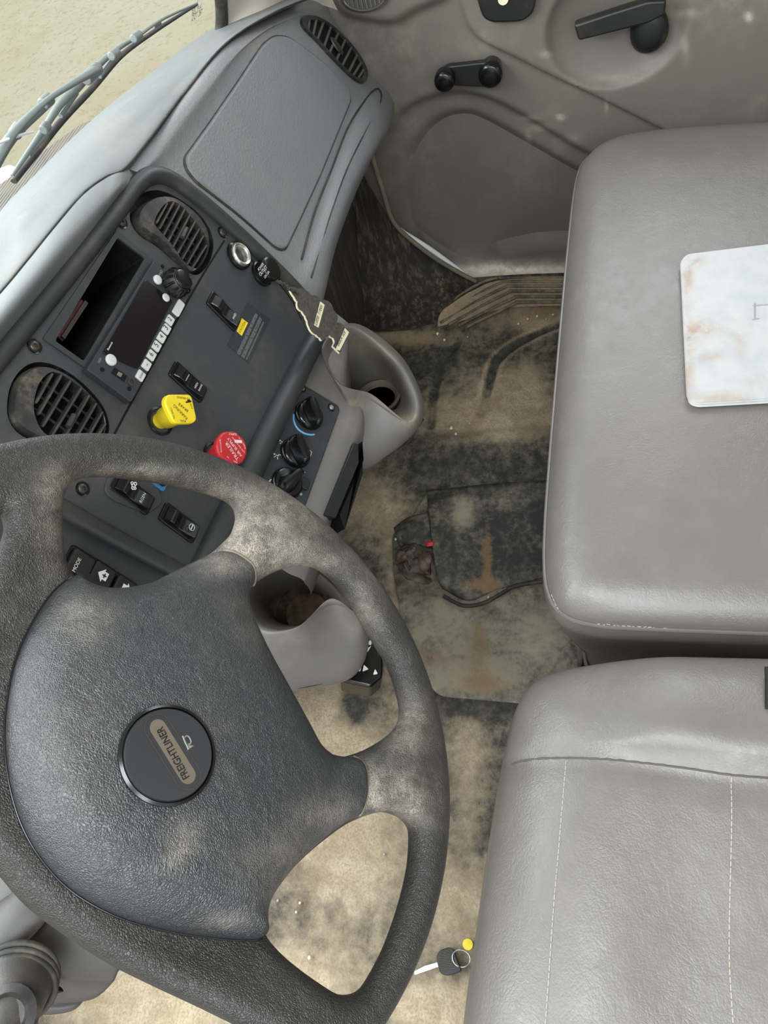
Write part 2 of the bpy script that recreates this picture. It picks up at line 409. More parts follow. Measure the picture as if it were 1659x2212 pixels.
# ================================================================== setting
def floor_build():
    xs = np.arange(-1.15, 1.07, .006); ys = np.arange(-.75, 1.0, .006); gx, gy = np.meshgrid(xs, ys); h = np.zeros_like(gx)
    P = np.stack([gx, gy], -1).reshape(-1, 2)
    def pl(pts, closed=False): 
        L = catmull([Z(*p, 0)[:2] for p in pts], 60); d = np.full(len(P), 1e9)
        a, b = L[:-1], L[1:]; ab = b - a; l2 = (ab ** 2).sum(1)
        for k in range(0, len(P), 4000):
            p = P[k:k + 4000, None]; t = np.clip(((p - a) * ab).sum(2) / l2, 0, 1); d[k:k + 4000] = np.sqrt((((p - a - t[..., None] * ab)) ** 2).sum(2)).min(1)
        return d
    hz = np.zeros(len(P))
    hz += .006 * (1 - sstep(pl([(880, 962), (960, 955), (1060, 945), (1200, 936), (1400, 930)]), .0, .030))
    g1 = pl([(1230, 690), (1165, 715), (1108, 745), (1072, 778), (1060, 815), (1052, 850), (1040, 890)]); hz -= .008 * (1 - sstep(g1, .006, .015))
    g2 = pl([(985, 745), (953, 783), (944, 822), (935, 870), (930, 920)]); hz -= .006 * (1 - sstep(g2, .005, .013))
    hz += .004 * (1 - sstep(pl([(1172, 785), (1164, 815), (1160, 870)]), .004, .012))
    hz -= .004 * (1 - sstep(pl([(590, 2058), (680, 2072), (800, 2098), (940, 2110)]), .002, .008))
    hz += .0035 * np.sin(P[:, 0] * 11 + 2 * np.sin(P[:, 1] * 7)) * np.sin(P[:, 1] * 9)
    V = np.c_[P, hz]; V[:, 2] -= .0
    V[:, 2] = np.where(V[:, 0] > .93, V[:, 2] + (V[:, 0] - .93) * .12, V[:, 2])
    dust = blobs(V, [(740, 1850, 190, 200, .26), (740, 1800, 60, 110, .2), (640, 1560, 150, 130, .40), (760, 1680, 100, 80, .3), (1000, 1950, 90, 120, .3), (1120, 850, 60, 60, .4), (1080, 900, 150, 40, .35),
                     (1150, 690, 90, 30, .3), (780, 1080, 100, 90, .30), (870, 730, 110, 18, .35), (1000, 1010, 200, 30, -.04), (860, 1320, 40, 200, .25), (600, 2120, 200, 80, .35), (300, 2150, 200, 90, .50),
                     (940, 2180, 100, 60, .5), (1000, 1600, 60, 80, .22), (1020, 1720, 40, 80, .15), (930, 780, 70, 70, -.08), (1100, 760, 40, 50, -.05), (960, 640, 40, 30, .1), (770, 1530, 35, 40, -.35), (1010, 1530, 90, 20, -.2), (860, 1040, 90, 30, -.05), (1050, 850, 160, 130, .12), (940, 860, 40, 80, .10)]) + .34
    dust -= .20 * (1 - sstep(g1, .006, .015)) + .16 * (1 - sstep(g2, .005, .016)); dust += .22 * np.exp(-((g1 - .019) / .004) ** 2)  # groove shade painted in by lowering dust, with a paler line beside the arc
    rust = blobs(V, [(900, 735, 140, 25, .3), (1060, 690, 120, 30, .3), (1180, 670, 60, 25, .3), (1010, 1530, 80, 25, .25), (1000, 850, 100, 60, .08), (300, 2150, 250, 90, .18)])
    mk('floor', V, grid_faces(len(ys), len(xs)), 'floor_rubber', smooth=60, attrs={'dust': dust, 'rust': rust})['kind'] = 'structure'
floor_build()
# raised rubber floor mat in the middle of the cab, its front edge curling
def poly_sheet(name, px, z, th, mat, parent=None, attrs=None, r=.02, wob=.003, grid=.012):
    L = rpoly([Z(x, y, z)[:2] for x, y in px], r); fr = Frame((0, 0, 0), (1, 0, 0), (0, 1, 0))
    wv = lambda P: wob * np.sin(P[:, 0] * 31 + 1) * np.sin(P[:, 1] * 27)
    V, F, uv = shell(fr, [L], lambda P, d: z + wv(P) + np.minimum(d, .004) * .6, lambda P, d: z - th + wv(P), .006, (.004, .009), grid)
    V = np.array(V); at = {k: blobs(V, s) + c for k, (s, c) in (attrs or {}).items()}
    return mk(name, V, F, mat, parent, attrs=at)
mt = poly_sheet('floor_mat', [(846, 1150), (880, 1128), (930, 1055), (1060, 1048), (1240, 1040), (1250, 1200), (1260, 1420), (1240, 1530), (1095, 1517), (945, 1504), (905, 1440), (862, 1310), (850, 1240)], .014, .010, 'mat_black',
    attrs={'dust': ([(1080, 1400, 120, 60, .12), (960, 1340, 70, 60, .18), (920, 1450, 60, 40, .15), (1040, 1470, 90, 30, .25), (1200, 1350, 90, 70, .02), (890, 1250, 30, 60, .05), (1150, 1330, 80, 80, .08)], .27), 'rust': ([(1035, 1390, 26, 70, .55), (1050, 1275, 40, 20, .5), (1050, 1480, 80, 26, .55), (930, 1420, 40, 30, .4)], .06)})
tag(mt, 'worn black rubber mat lying on the floor below the bench seat corner', 'floor mat')
# folded flap of rubber lying on the mat
rows = [[(921, 1058, .020), (990, 1052, .030), (1070, 1044, .026), (1200, 1036, .022)], [(928, 1120, .060), (1000, 1112, .040), (1070, 1105, .028), (1205, 1100, .024)],
        [(936, 1190, .065), (1005, 1190, .045), (1075, 1185, .030), (1205, 1170, .024)], [(945, 1250, .045), (1005, 1255, .040), (1078, 1240, .030), (1205, 1225, .024)],
        [(955, 1272, .018), (1012, 1298, .018), (1076, 1275, .018), (1205, 1240, .018)]]
V, F = net([[Z(*p) for p in r] for r in rows], 30, 40)
fl = mk('rubber_flap', V, F, 'mat_black', attrs={'dust': blobs(V, [(1000, 1105, 25, 35, .35), (1100, 1080, 60, 20, .15)]) + .20, 'rust': blobs(V, [(1052, 1200, 14, 70, .7), (1050, 1265, 50, 16, .65)]) + .04})
sl = fl.modifiers.new('thick', 'SOLIDIFY'); sl.thickness = .005
tag(fl, 'folded black rubber flap with a raised left edge, lying on the floor mat', 'rubber flap')
V, F = tube([Z(*p, .022) for p in [(958, 1288), (1000, 1308), (1044, 1303), (1082, 1283), (1114, 1266), (1180, 1255), (1240, 1247)]], .004, smoothn=30)
tag(mk('cable', V, F, 'rubber_seal'), 'thin dark cable running along the lower edge of the rubber flap', 'cable')
# firewall, kick panel, sill
fp = np.concatenate([np.linspace(A(-1.15, .98), A(-.36, .98), 16), np.linspace(A(-.34, .95), A(-.30, .60), 8), np.linspace(A(-.28, .592), A(1.2, .592), 36)]); fz = np.linspace(-.02, .64, 30)
V = [A(x, y, z) for z in fz for x, y in fp]
mk('wall_front', V, grid_faces(30, 60), 'firewall_streaked', attrs={'dust': blobs(V, [(760, 660, 80, 80, .15)])})['kind'] = 'structure'
rows = [[Z(768, 716, .0), Z(842, 716, 0), Z(895, 712, 0), Z(950, 700, 0)], [Z(770, 688, .01), Z(846, 690, .018), Z(900, 684, .014), Z(968, 674, .006)],
        [X(776, 600, .985), X(852, 620, .98), X(905, 634, .98), X(985, 640, .98)], [X(770, 480, 1.03), X(858, 520, 1.03), X(925, 572, 1.03), X(1016, 618, 1.03)],
        [X(766, 345, 1.035), X(849, 480, 1.035), X(932, 556, 1.035), X(1025, 608, 1.035)]]
V, F = net(rows, 40, 50)
mk('trim_1', V, F, 'firewall_rubber', attrs={'dust': blobs(V, [(945, 605, 30, 22, 2.2), (850, 650, 70, 30, .55), (930, 680, 40, 20, .6), (870, 620, 60, 20, .4), (880, 590, 40, 40, -.1)])})['kind'] = 'structure'
# door seal strip
V, F = tube([X(*p, 1.03) for p in [(800, 318), (812, 365), (828, 415), (842, 462), (858, 490), (890, 520), (940, 558), (985, 585), (1028, 608)]], .006, smoothn=50)
o = mk('trim_2', V, F, 'seal_dusty'); o['kind'] = 'structure'
V, F = tube([X(*p, 1.04) for p in [(866, 492), (880, 506), (920, 532), (960, 560), (1000, 588), (1020, 602)]], [.001, .006, .007, .005, .001], smoothn=40)
o = mk('trim_3', V, F, 'hood_white'); o['kind'] = 'structure'
# ribbed sill plate
sill = thing('door_sill_plate', Z(1120, 630, .01), 'dusty ribbed rubber sill strip along the bottom of the passenger door', 'sill plate')
V, F = net([[Z(945, 706, .002), Z(1010, 690, .004), Z(1110, 664, .004), Z(1330, 660, .004)], [Z(948, 684, .012), Z(1015, 655, .014), Z(1105, 630, .014), Z(1330, 628, .014)], [Z(958, 668, .022), Z(1020, 628, .024), Z(1100, 603, .024), Z(1330, 600, .024)]], 14, 50)
mk('plate', V, F, 'floor_rubber', sill, attrs={'dust': np.full(len(V), .62), 'rust': np.full(len(V), .25)})
for L in ([(950, 663), (1015, 627), (1062, 609), (1112, 606), (1330, 604)], [(950, 681), (1015, 645), (1076, 618), (1112, 613), (1330, 612)], [(950, 692), (1025, 652), (1090, 624), (1116, 621), (1330, 620)],
          [(968, 696), (1036, 660), (1101, 632), (1120, 630), (1330, 629)], [(989, 698), (1047, 669), (1109, 643), (1130, 640), (1330, 639)], [(1007, 701), (1058, 676), (1112, 653), (1130, 650), (1330, 648)]):
    P = catmull([Z(*p, .015) for p in L], 50); g = np.array([((q - A(.93, 0, 0))[0]) for q in P]); P[:, 2] = .006 + np.clip(g, 0, .2) * .16
    V, F = tube(P, .0042); mk('rib', V, F, 'floor_rubber', sill, attrs={'dust': np.full(len(V), .45), 'rust': np.full(len(V), .2)})

# ---- passenger door
def door_build():
    u = np.arange(-.95, .62, .006); v = np.arange(-.01, 1.02, .006); gu, gv = np.meshgrid(u, v); P = np.c_[gu.ravel(), gv.ravel()]
    def sd(px, closed=True, extra=()):
        L = FD.hits(px); L = catmull(L, 160) ; L = np.concatenate([L, np.array(extra)]) if len(extra) else L
        d = dist_segs(P, [L]); return np.where(inside(P, [L]), d, -d)
    hgt = np.zeros(len(P))
    lo = sd([(838, 285), (862, 255), (900, 228), (950, 210), (1000, 205), (1060, 220), (1120, 250), (1180, 285), (1240, 322), (1300, 352)], extra=[(-.9, .10), (-.9, -.3), (.7, -.3), (.7, .40)])
    li = sd([(880, 360), (905, 315), (945, 278), (990, 264), (1030, 270), (1090, 300), (1160, 340), (1240, 385), (1330, 430)], extra=[(-.9, .05), (-.9, -.3), (.52, -.3), (.46, .12)])
    hgt -= .026 * sstep(lo, -.016, .016); hgt -= .032 * sstep(li, -.022, .022)
    lb = sd([(900, 520), (960, 560), (1010, 580), (1080, 560), (1150, 545), (1230, 540), (1330, 540)], extra=[(-.9, .02), (-.9, -.3), (.5, -.3)]); hgt += .028 * sstep(lb, -.05, .03)
    ld = sd([(840, 450), (880, 430), (950, 470), (1020, 530), (1080, 590), (1100, 640)], extra=[(.2, -.2), (.55, -.2), (.6, .2)]); hgt -= .012 * sstep(ld, -.03, .03)
    up = sd([(985, -120), (992, -20), (1000, 20), (1016, 60), (1045, 88), (1110, 120), (1200, 165), (1300, 212), (1420, 272), (1560, 340)], extra=[(-.95, .30), (-.95, 1.2), (.25, 1.2)]); hgt += .012 * sstep(up, -.003, .006)
    c = FD.hit(1330, 55); r = np.sqrt(((P - c) / A(.135, .115)) ** 2 @ A(1, 1)); hgt -= .035 * np.sqrt(np.clip(1 - r ** 2, 0, 1)) * (1 - sstep(r, .9, 1.0) * .3)
    q = sd([(700, -60), (740, 12), (790, 30), (850, 36), (900, 10), (960, -20), (985, -80)], extra=[(.2, 1.2), (.7, 1.2)]); hgt += .022 * sstep(q, -.02, .01)
    V = np.array([FD.pt(a, b, h) for (a, b), h in zip(P, hgt)])
    # keep the panel inside its outline (diagonal lower front corner)
    L = np.array([FD.hit(804, 330), FD.hit(846, 466), FD.hit(872, 497), FD.hit(1030, 604), (-.95, FD.hit(1220, 599)[1]), (-.95, .84), (.62, .84), (.62, .60), (.58, .45)])
    ins = P[:, 1] < .86; F = [f for f in grid_faces(len(v), len(u)) if all(ins[i] for i in f)]
    dust = blobs(V, [(1150, 382, 26, 9, 1.0), (1240, 300, 20, 12, .3), (1145, 255, 18, 5, .9), (1165, 275, 22, 8, .6), (1211, 253, 8, 6, 1.6), (1140, 300, 7, 18, .7), (1018, 252, 9, 6, .6), (1618, 36, 9, 10, 1.6), (1480, 30, 30, 10, .5), (1180, 118, 14, 8, .6), (1480, 105, 8, 25, .5), (1310, 230, 3, 14, .8), (1090, 410, 40, 14, .3), (1100, 580, 120, 16, 1.1), (1330, 170, 60, 8, .3), (1040, 100, 40, 30, .2)]) 
    d = mk('door_1', V, F, 'door_grey', smooth=60, attrs={'dust': dust}); d['kind'] = 'structure'
    return d
door = door_build()
def dome(n0, r, h): return [(r, n0), (r, n0 + h * .55), (r * .93, n0 + h * .82), (r * .75, n0 + h * .95), (r * .4, n0 + h), (.0005, n0 + h)]
# body side behind the door, with the window opening above
FR_ = Frame((1.10, 0, 0), (0, 1, 0), (0, 0, 1))
o = mk('wall_right', *prism(FR_, A(-1.15, -.05, .64, -.05, .60, .95, .44, 1.80, -1.15, 1.80).reshape(5, 2), -.03, 0, [A(-.85, .92, .42, .92, .30, 1.55, -.85, 1.55).reshape(4, 2)]), 'door_grey', smooth=20); o['kind'] = 'structure'
# window crank
f = FD.at(1058, 160, .03); f2 = FD.at(965, 166, .05); f0 = FD.at(1058, 160, 0)
ck = MB(); V, F = prism(FD, rpoly([FD.hit(x, y, .035) for x, y in [(960, 145), (1060, 134), (1082, 150), (1080, 180), (1060, 190), (965, 186), (945, 168)]], .012), .018, .034); ck.add(V, F)
ck = ck.build('window_crank', 'black_plastic', door, bevel=.003, label='black window crank handle')
V, F = lathe(FD.at(1060, 158, .03), [(.020, -.035)] + dome(0, .025, .018), 32); mk('hub', V, F, 'knob_black', ck)
V, F = lathe(FD.at(962, 167, .035), dome(0, .022, .026), 32); mk('knob', V, F, 'knob_black', ck)
# pull latch handle
hd = MB(); rows = []
ax0, ax1 = A(1240, 66), A(1425, 18)
V, F = prism(FD, rpoly([FD.hit(x, y, .03) for x, y in [(1240, 52), (1330, 22), (1400, 0), (1440, -2), (1436, 30), (1400, 48), (1330, 66), (1250, 86)]], .006), .012, .036); hd.add(V, F)
hd = hd.build('latch_handle', 'black_plastic', door, bevel=.006, label='black door latch handle')
V, F = lathe(FD.at(1402, 58, -.02), [(.040, 0), (.040, .022), (.034, .030), (.02, .034), (.0005, .034)], 32, sx=.9, sy=1.); mk('pivot', V, F, 'black_plastic', hd)
# grab bracket with screw hole at the top edge
gb = add_prism('pull_bracket', 'black_plastic', door, FD, rpoly([FD.hit(x, y, .01) for x, y in [(1020, -60), (1035, 0), (1045, 30), (1065, 40), (1130, 38), (1155, 18), (1165, -60)]], .015), .004, .03, bevel=.006, label='black pull bracket')
V, F = lathe(FD.at(1087, -2, .031), [(.010, 0), (.010, .002), (.0005, .002)], 24); mk('screw_cap', V, F, 'cream', gb)
# speaker grille at the top front
sg = MB(); V, F = lathe(FD.at(788, -12, .026), [(.052, 0), (.050, .005), (.044, .007), (.042, .004)], 40, cap=False, sy=.6); sg.add(V, F); sg = sg.build('speaker_grille', 'steel', door, label='metal speaker grille')
for k in range(9):
    x = -.036 + .009 * k; hh = .024 * math.sqrt(max(0, 1 - (x / .042) ** 2)); b = FD.at(788, -12, .028)
    V, F = tube([b.pt(x, -hh), b.pt(x, hh)], .0022, 6); mk('slat', V, F, 'steel', sg)

# ---- windshield, pillar, outside
FG = Frame(A(.3, .675, .87), (1, -.03, -.05), (0, -.45, .89))
gl = FG.hits([(-900, 1500), (476, 96), (489, 60), (482, -500), (-900, -900)])
o = add_prism('window_1', 'windshield_glass', None, FG, A(-1.3, -.06, FG.hit(490, 95)[0] + .01, -.06, FG.hit(490, 0)[0] + .01, FG.hit(490, 0)[1], FG.hit(486, -260)[0], .85, -1.3, .85).reshape(-1, 2), 0, .003); o['kind'] = 'structure'
tg = MB()
text('DOM', FG, (414, 24), (426, 15), 'screw_dark', o, 'glass_marking', n=.006)
text('AS1 M-4', FG, (414, 34), (434, 20), 'screw_dark', o, 'glass_marking', n=.006)
text('DOT 287', FG, (414, 46), (436, 31), 'screw_dark', o, 'glass_marking', n=.006)
V, F = tube([FG.hit3(*p, .004) for p in [(462, 118), (474, 84), (479, 50), (478, 10), (473, -60), (460, -220)]], .012, smoothn=40); o = mk('trim_4', V, F, 'rubber_seal'); o['kind'] = 'structure'
rows = [[FG.hit3(478, 96, .01), FG.hit3(485, 40, .01), FG.hit3(482, -40, .01), FG.hit3(470, -220, .01)], [X(560, 50, .86), X(570, 0, .90), X(580, -60, .92), X(590, -220, .90)],
        [X(650, 5, 1.0), X(660, -20, 1.0), X(670, -80, 1.0), X(690, -240, 1.0)], [X(760, 30, 1.06), X(760, -20, 1.06), X(770, -90, 1.06), X(800, -240, 1.06)]]
V, F = net(rows, 24, 24); o = mk('trim_5', V, F, 'pillar'); o['kind'] = 'structure'
V = [A(-30, 1.0, -1.15), A(30, 1.0, -1.15), A(30, 45, -1.15), A(-30, 45, -1.15)]
o = mk('ground', V, [(0, 1, 2, 3)], 'sand_ground', smooth=0); o['kind'] = 'structure'
# cowl grille + white hood outside the glass
L = np.array([Z(*p, .855)[:2] for p in [(-260, 620), (-60, 440), (0, 398), (45, 366), (105, 318), (172, 270), (232, 245), (310, 210), (330, 240), (240, 330), (100, 470), (0, 580), (-200, 760)]])
FO = Frame((0, 0, 0), (1, 0, 0), (0, 1, 0))
o = mk('cowl_grille', *prism(FO, L, .845, .855), 'cowl_mesh', smooth=20); tag(o, 'dark fine ribbed cowl grille outside below the windshield', 'cowl grille')
o = mk('hood', *prism(FO, np.array([Z(*p, .83)[:2] for p in [(-300, 600), (-100, 410), (-30, 372), (22, 352), (44, 362), (0, 405), (-100, 500), (-260, 660)]]), .80, .83), 'hood_white', bevel=.006); tag(o, 'white corner of the truck hood beyond the cowl grille', 'hood')
# wiper
wp = thing('windshield_wiper', FG.hit3(200, 180, .03), 'grey windshield wiper with a jointed arm lying across the glass', 'wiper')
W = lambda L, n=.03: [FG.hit3(*p, n) for p in L]
V, F = tube(W([(30, 392), (75, 335), (130, 265), (200, 190), (262, 120), (330, 70), (380, 38), (425, 10)]), [.004, .005, .005, .0042, .0035, .0025], smoothn=50, flat=.7); mk('blade', V, F, 'rubber_seal', wp)
V, F = tube(W([(26, 380), (45, 352), (95, 278), (130, 225), (165, 190), (205, 148), (250, 108), (295, 80), (350, 42), (425, 8)], .045), [.0022, .003, .004, .0055, .0065, .005, .004, .003, .0025, .002], smoothn=60, flat=.7); mk('blade_frame', V, F, 'wiper_grey', wp)
V, F = tube(W([(-40, 400), (0, 330), (35, 280), (100, 218), (150, 185), (205, 152)], .06), [.006, .006, .005, .0036, .0042, .006], smoothn=40, flat=.7); mk('arm', V, F, 'wiper_grey', wp)
V, F = tube(W([(-40, 412), (10, 325), (45, 282), (100, 230)], .055), [.005, .004, .003, .003], smoothn=30); mk('washer_hose', V, F, 'wiper_grey', wp)
for a, b, r in [((92, 226), (108, 212), .006), ((30, 292), (44, 272), .006), ((185, 172), (212, 146), .0065), ((288, 84), (302, 74), .005), ((240, 122), (254, 112), .005), ((93, 282), (103, 270), .005)]:
    V, F = tube(W([a, b], .055), r, 12); mk('clip', V, F, 'wiper_grey', wp, bevel=.0015)
for a, b in [((130, 250), (165, 200)), ((215, 165), (250, 118)), ((330, 58), (345, 50)), ((60, 335), (100, 290))]:
    V, F = tube(W([a, b], .04), .003, 6); mk('yoke', V, F, 'wiper_grey', wp)
V, F = tube(W([(-10, 312), (20, 300), (50, 290), (70, 285)], .062), .0015, 6, smoothn=20); mk('cable_tie', V, F, 'hood_white', wp)
# cab shell out of the picture: roof and rear wall with openings for light
o = mk('ceiling', *prism(FO, A(-1.15, -1.15, 1.15, -1.15, 1.15, .35, -1.15, .35).reshape(4, 2), 1.78, 1.83), 'pillar', smooth=20); o['kind'] = 'structure'
FB = Frame((0, -1.12, 0), (1, 0, 0), (0, 0, 1))
o = mk('wall_back', *prism(FB, A(-1.12, -.02, 1.12, -.02, 1.12, 1.78, -1.12, 1.78).reshape(4, 2), -.03, 0, [A(-.8, 1.0, .8, 1.0, .8, 1.55, -.8, 1.55).reshape(4, 2)]), 'door_grey', smooth=20); o['kind'] = 'structure'
# ================================================================== dashboard
dash = thing('dashboard', (.2, .55, .6), 'grey plastic truck dashboard with a black centre fascia and passenger pad', 'dashboard')
zz = lambda r: [Z(*p) for p in r]
nn = lambda r: [FA.hit3(x, y, n) for x, y, n in r]
# shelf by the windshield and hood over the fascia
we = [(-420, 900, 1.0), (-150, 640, .965), (0, 505, .945), (45, 455, .942), (95, 405, .935), (150, 350, .928), (205, 298, .920), (262, 248, .912), (340, 188, .895), (405, 138, .875), (470, 92, .855), (560, 40, .835), (650, -8, .80)]
dk = [(x - 25, y - 22, z - .06) for x, y, z in we]
seam = [(-420, 1180, .985), (-150, 800, .972), (0, 633, .962), (61, 560, .957), (120, 487, .952), (178, 420, .945), (228, 383, .938), (272, 362, .929), (332, 288, .915), (400, 198, .895), (490, 92, .872), (590, 28, .845), (690, -14, .79)]
mid = [tuple(a * .5 + b * .5 for a, b in zip(p, q)) for p, q in zip(we, seam)]; mid = [(x, y, z + .006) for x, y, z in mid]
V, F = net([zz(dk), zz(we), zz(mid), zz(seam), zz([(x + 3, y + 3, z - .02) for x, y, z in seam])], 30, 120)
mk('top_shelf', V, F, 'dash_light', dash, attrs={'dust': blobs(V, [(60, 600, 60, 60, .4), (250, 300, 60, 60, .2)])}, label='light grey shelf along the windshield')
hs = seam[:7] + [(262, 368, .930), (292, 352, .905)]
hl = [(-420, 1270), (-150, 930), (0, 752), (60, 682), (115, 616), (175, 543), (225, 478), (266, 425), (306, 392)]
hm = [tuple((a + b) / 2 for a, b in zip(p[:2], q)) for p, q in zip(hs, hl)]
V, F = net([zz([(x - 2, y - 2, z - .02) for x, y, z in hs]), zz(hs), [Z(x, y, p[2] + .002) for (x, y), p in zip(hm, hs)], [FP.hit3(x - 6, y - 6, .006) for x, y in hl], [FP.hit3(x + 4, y + 4, -.01) for x, y in hl]], 30, 80)
mk('hood_cover', V, F, 'dash_light', dash)
# passenger pad
RB = [(272, 362, -.012), (300, 325, -.012), (332, 290, -.012), (400, 200, -.012), (492, 92, -.012), (592, 30, -.012), (692, -12, -.012)]
RB0 = [(x - 4, y - 4, -.05) for x, y, n in RB]
RB2 = [(300, 372, .004), (335, 335, .005), (362, 300, .006), (428, 212, .006), (520, 105, .005), (612, 42, .004), (716, 8, .0)]
RC_ = [(345, 375, .0), (385, 350, .0), (415, 315, 0), (470, 235, 0), (560, 95, 0), (640, 52, 0), (742, 35, -.004)]
RD = [(470, 460, 0), (500, 440, 0), (540, 390, 0), (600, 300, 0), (660, 165, 0), (712, 108, 0), (788, 88, -.006)]
RE = [(590, 566, 0), (612, 546, 0), (640, 490, 0), (690, 385, 0), (757, 218, 0), (782, 172, 0), (828, 138, -.01)]
RF1 = [(622, 600, .0), (650, 562, .001), (680, 490, .002), (717, 388, .004), (778, 222, .006), (805, 190, .004), (843, 162, -.012)]
RF = [(648, 632, .004), (668, 605, .006), (700, 520, .010), (745, 385, .014), (800, 258, .018), (822, 216, .016), (852, 186, -.01)]
RG = [(672, 655, .0), (690, 640, .0), (722, 520, .004), (768, 398, .010), (818, 306, .014), (838, 272, .012), (854, 222, -.012)]
RHh = [(680, 668, -.03), (697, 650, -.03), (727, 528, -.035), (772, 408, -.035), (816, 318, -.035), (832, 290, -.035), (846, 250, -.05)]
RI = [(x, y, -.12) for x, y, n in RHh]
rowsP = [nn(r) for r in (RB0, RB, RB2, RC_, RD, RE, RF1, RF, RG, RHh, RI)]
for i, rr in enumerate(rowsP):      # close the right end against the door
    e = rr[-1]; rr.append(A(1.075, e[1] + .03, e[2] - .012 - .002 * i))
V, F = net(rowsP, 90, 110)
mk('passenger_pad', V, F, 'dash_grey', dash, smooth=60, attrs={'dust': blobs(V, [(830, 150, 30, 25, .3), (800, 60, 20, 20, .2), (560, 90, 60, 40, .2), (700, 640, 30, 30, .3)])}, label='padded grey dash in front of the passenger')
ab = rpoly(FA.hits([(398, 340), (450, 268), (512, 178), (566, 96), (590, 78), (622, 80), (700, 138), (752, 196), (757, 218), (735, 272), (690, 382), (640, 490), (616, 540), (598, 538), (520, 468), (420, 390), (400, 362)]), .022)
c0 = ab.mean(0)
add_prism('panel_gap', 'rubber_seal', dash, FA, c0 + (ab - c0) * 1.012, -.004, .0012)
add_prism('airbag_cover', 'airbag_grey', dash, FA, c0 + (ab - c0) * .996, -.004, .0045, bevel=.0035, label='large flat airbag cover panel')
# long channel under the cover
V, F = tube([FA.hit3(x, y, n) for x, y, n in [(652, 560, .003), (681, 456, .005), (717, 364, .006), (753, 272, .008), (789, 216, .009), (806, 196, .010), (818, 192, .011), (824, 205, .014), (818, 228, .0165), (786, 290, .0165), (750, 364, .0135), (717, 454, .0105), (690, 540, .0075), (672, 600, .0065)]], .0016, 8, smoothn=90); mk('channel_seam', V, F, 'rubber_seal', dash)
V, F = tube([Z(x, y, z + .0005) for x, y, z in seam], .0014, 8, smoothn=120); mk('shelf_seam', V, F, 'rubber_seal', dash)
# half-moon demister vent on the passenger end
def oval_vent(name, fr, outer, slats, n0, label, rim=.004, sl_r=.0028, parent=dash, ring_n=.004, depth=-.004):
    c = outer.mean(0); inn = c + (outer - c) * (1 - rim / .03)
    v = MB(); V, F = prism(fr, outer, depth, ring_n, [inn]); v.add(V, F); v = v.build(name, 'vent_black', parent, bevel=.0015, label=label)
    add_prism('duct', 'void', v, fr, inn, depth, depth + .0015 + 1e-4)
    for a, b in slats:
        V, F = tube([fr.pt(*a, n0), fr.pt(*b, n0)], sl_r, 8); mk('slat', V, F, 'vent_grey', v, smooth=30)
    return v
fv = FA
pz = lambda L: [(500 + x * .3617, y * .3617) for x, y in L]
ov = catmull(fv.hits(pz([(408, 130), (430, 104), (500, 108), (580, 152), (660, 222), (730, 302), (780, 382), (803, 445), (792, 492), (762, 500), (700, 458), (600, 358), (500, 248), (430, 178)])), 70, True)
top = fv.hits(pz([(408, 130), (430, 104), (500, 108), (580, 152), (660, 222), (730, 302), (780, 382), (803, 445), (795, 480)])); bo = fv.hits(pz([(408, 130), (430, 178), (500, 248), (600, 358), (700, 458), (762, 500), (795, 480)]))
T1, B1 = catmull(top, 60), catmull(bo, 60)
sl = []
for k in range(1, 15):
    t = k / 15; i = int(t * 59); j = int((t * .9 + .05) * 59); a, b = T1[i], B1[j]; sl.append((a + (b - a) * .06, b + (a - b) * .06))
vv = oval_vent('demister_vent', fv, ov, sl, .003, 'half-moon black vent at the passenger end', ring_n=.006, depth=.0)
V, F = lathe(fv.at(727, 100, .006), [(.020, 0), (.018, .003), (.012, .001), (.0005, .001)], 24, sx=.55, sy=1.); mk('thumb_wheel', V, F, 'vent_slat', vv)
# ---- black centre fascia
zp = lambda L: [(x * .33755, 400 + y * .33755) for x, y in L]
lipl = [(-330, 1150), (-150, 945), (0, 768), (100, 648), (198, 527), (258, 449), (292, 404), (325, 380), (365, 386), (425, 428), (500, 492), (560, 548), (620, 606), (660, 652), (683, 700)]
fas = FP.hits(lipl + [(672, 742), (640, 800), (600, 880), (550, 985), (500, 1095), (455, 1190), (420, 1255), (330, 1210), (140, 1098), (-100, 960), (-330, 1220)])
def zr(L, r=.008): return rpoly(FP.hits(zp(L)), r)
vent1_o = catmull(FP.hits(zp([(830, 190), (850, 105), (920, 48), (1010, 32), (1100, 62), (1200, 122), (1290, 202), (1350, 300), (1365, 400), (1335, 500), (1270, 572), (1200, 556), (1100, 478), (1000, 392), (900, 330), (845, 260)])), 70, True)
vent2_o = catmull(FP.hits(zp([(45, 1420), (65, 1290), (130, 1185), (220, 1135), (330, 1145), (450, 1205), (560, 1295), (650, 1400), (695, 1510), (690, 1610), (640, 1690), (540, 1720), (400, 1700), (240, 1650), (120, 1590), (60, 1510)])), 70, True)
slot = FP.hits(zp([(745, 340), (920, 470), (528, 1130), (345, 1000)]))
slot = rpoly(slot, .003)
V, F = prism(FP, fas, -.02, 0, [vent1_o, vent2_o, slot, FP.hits(zp([(975, 500), (1222, 664), (838, 1378), (572, 1176)]), 0.)]); fa = mk('fascia', V, F, 'fascia', dash, smooth=30, label='black centre fascia panel')
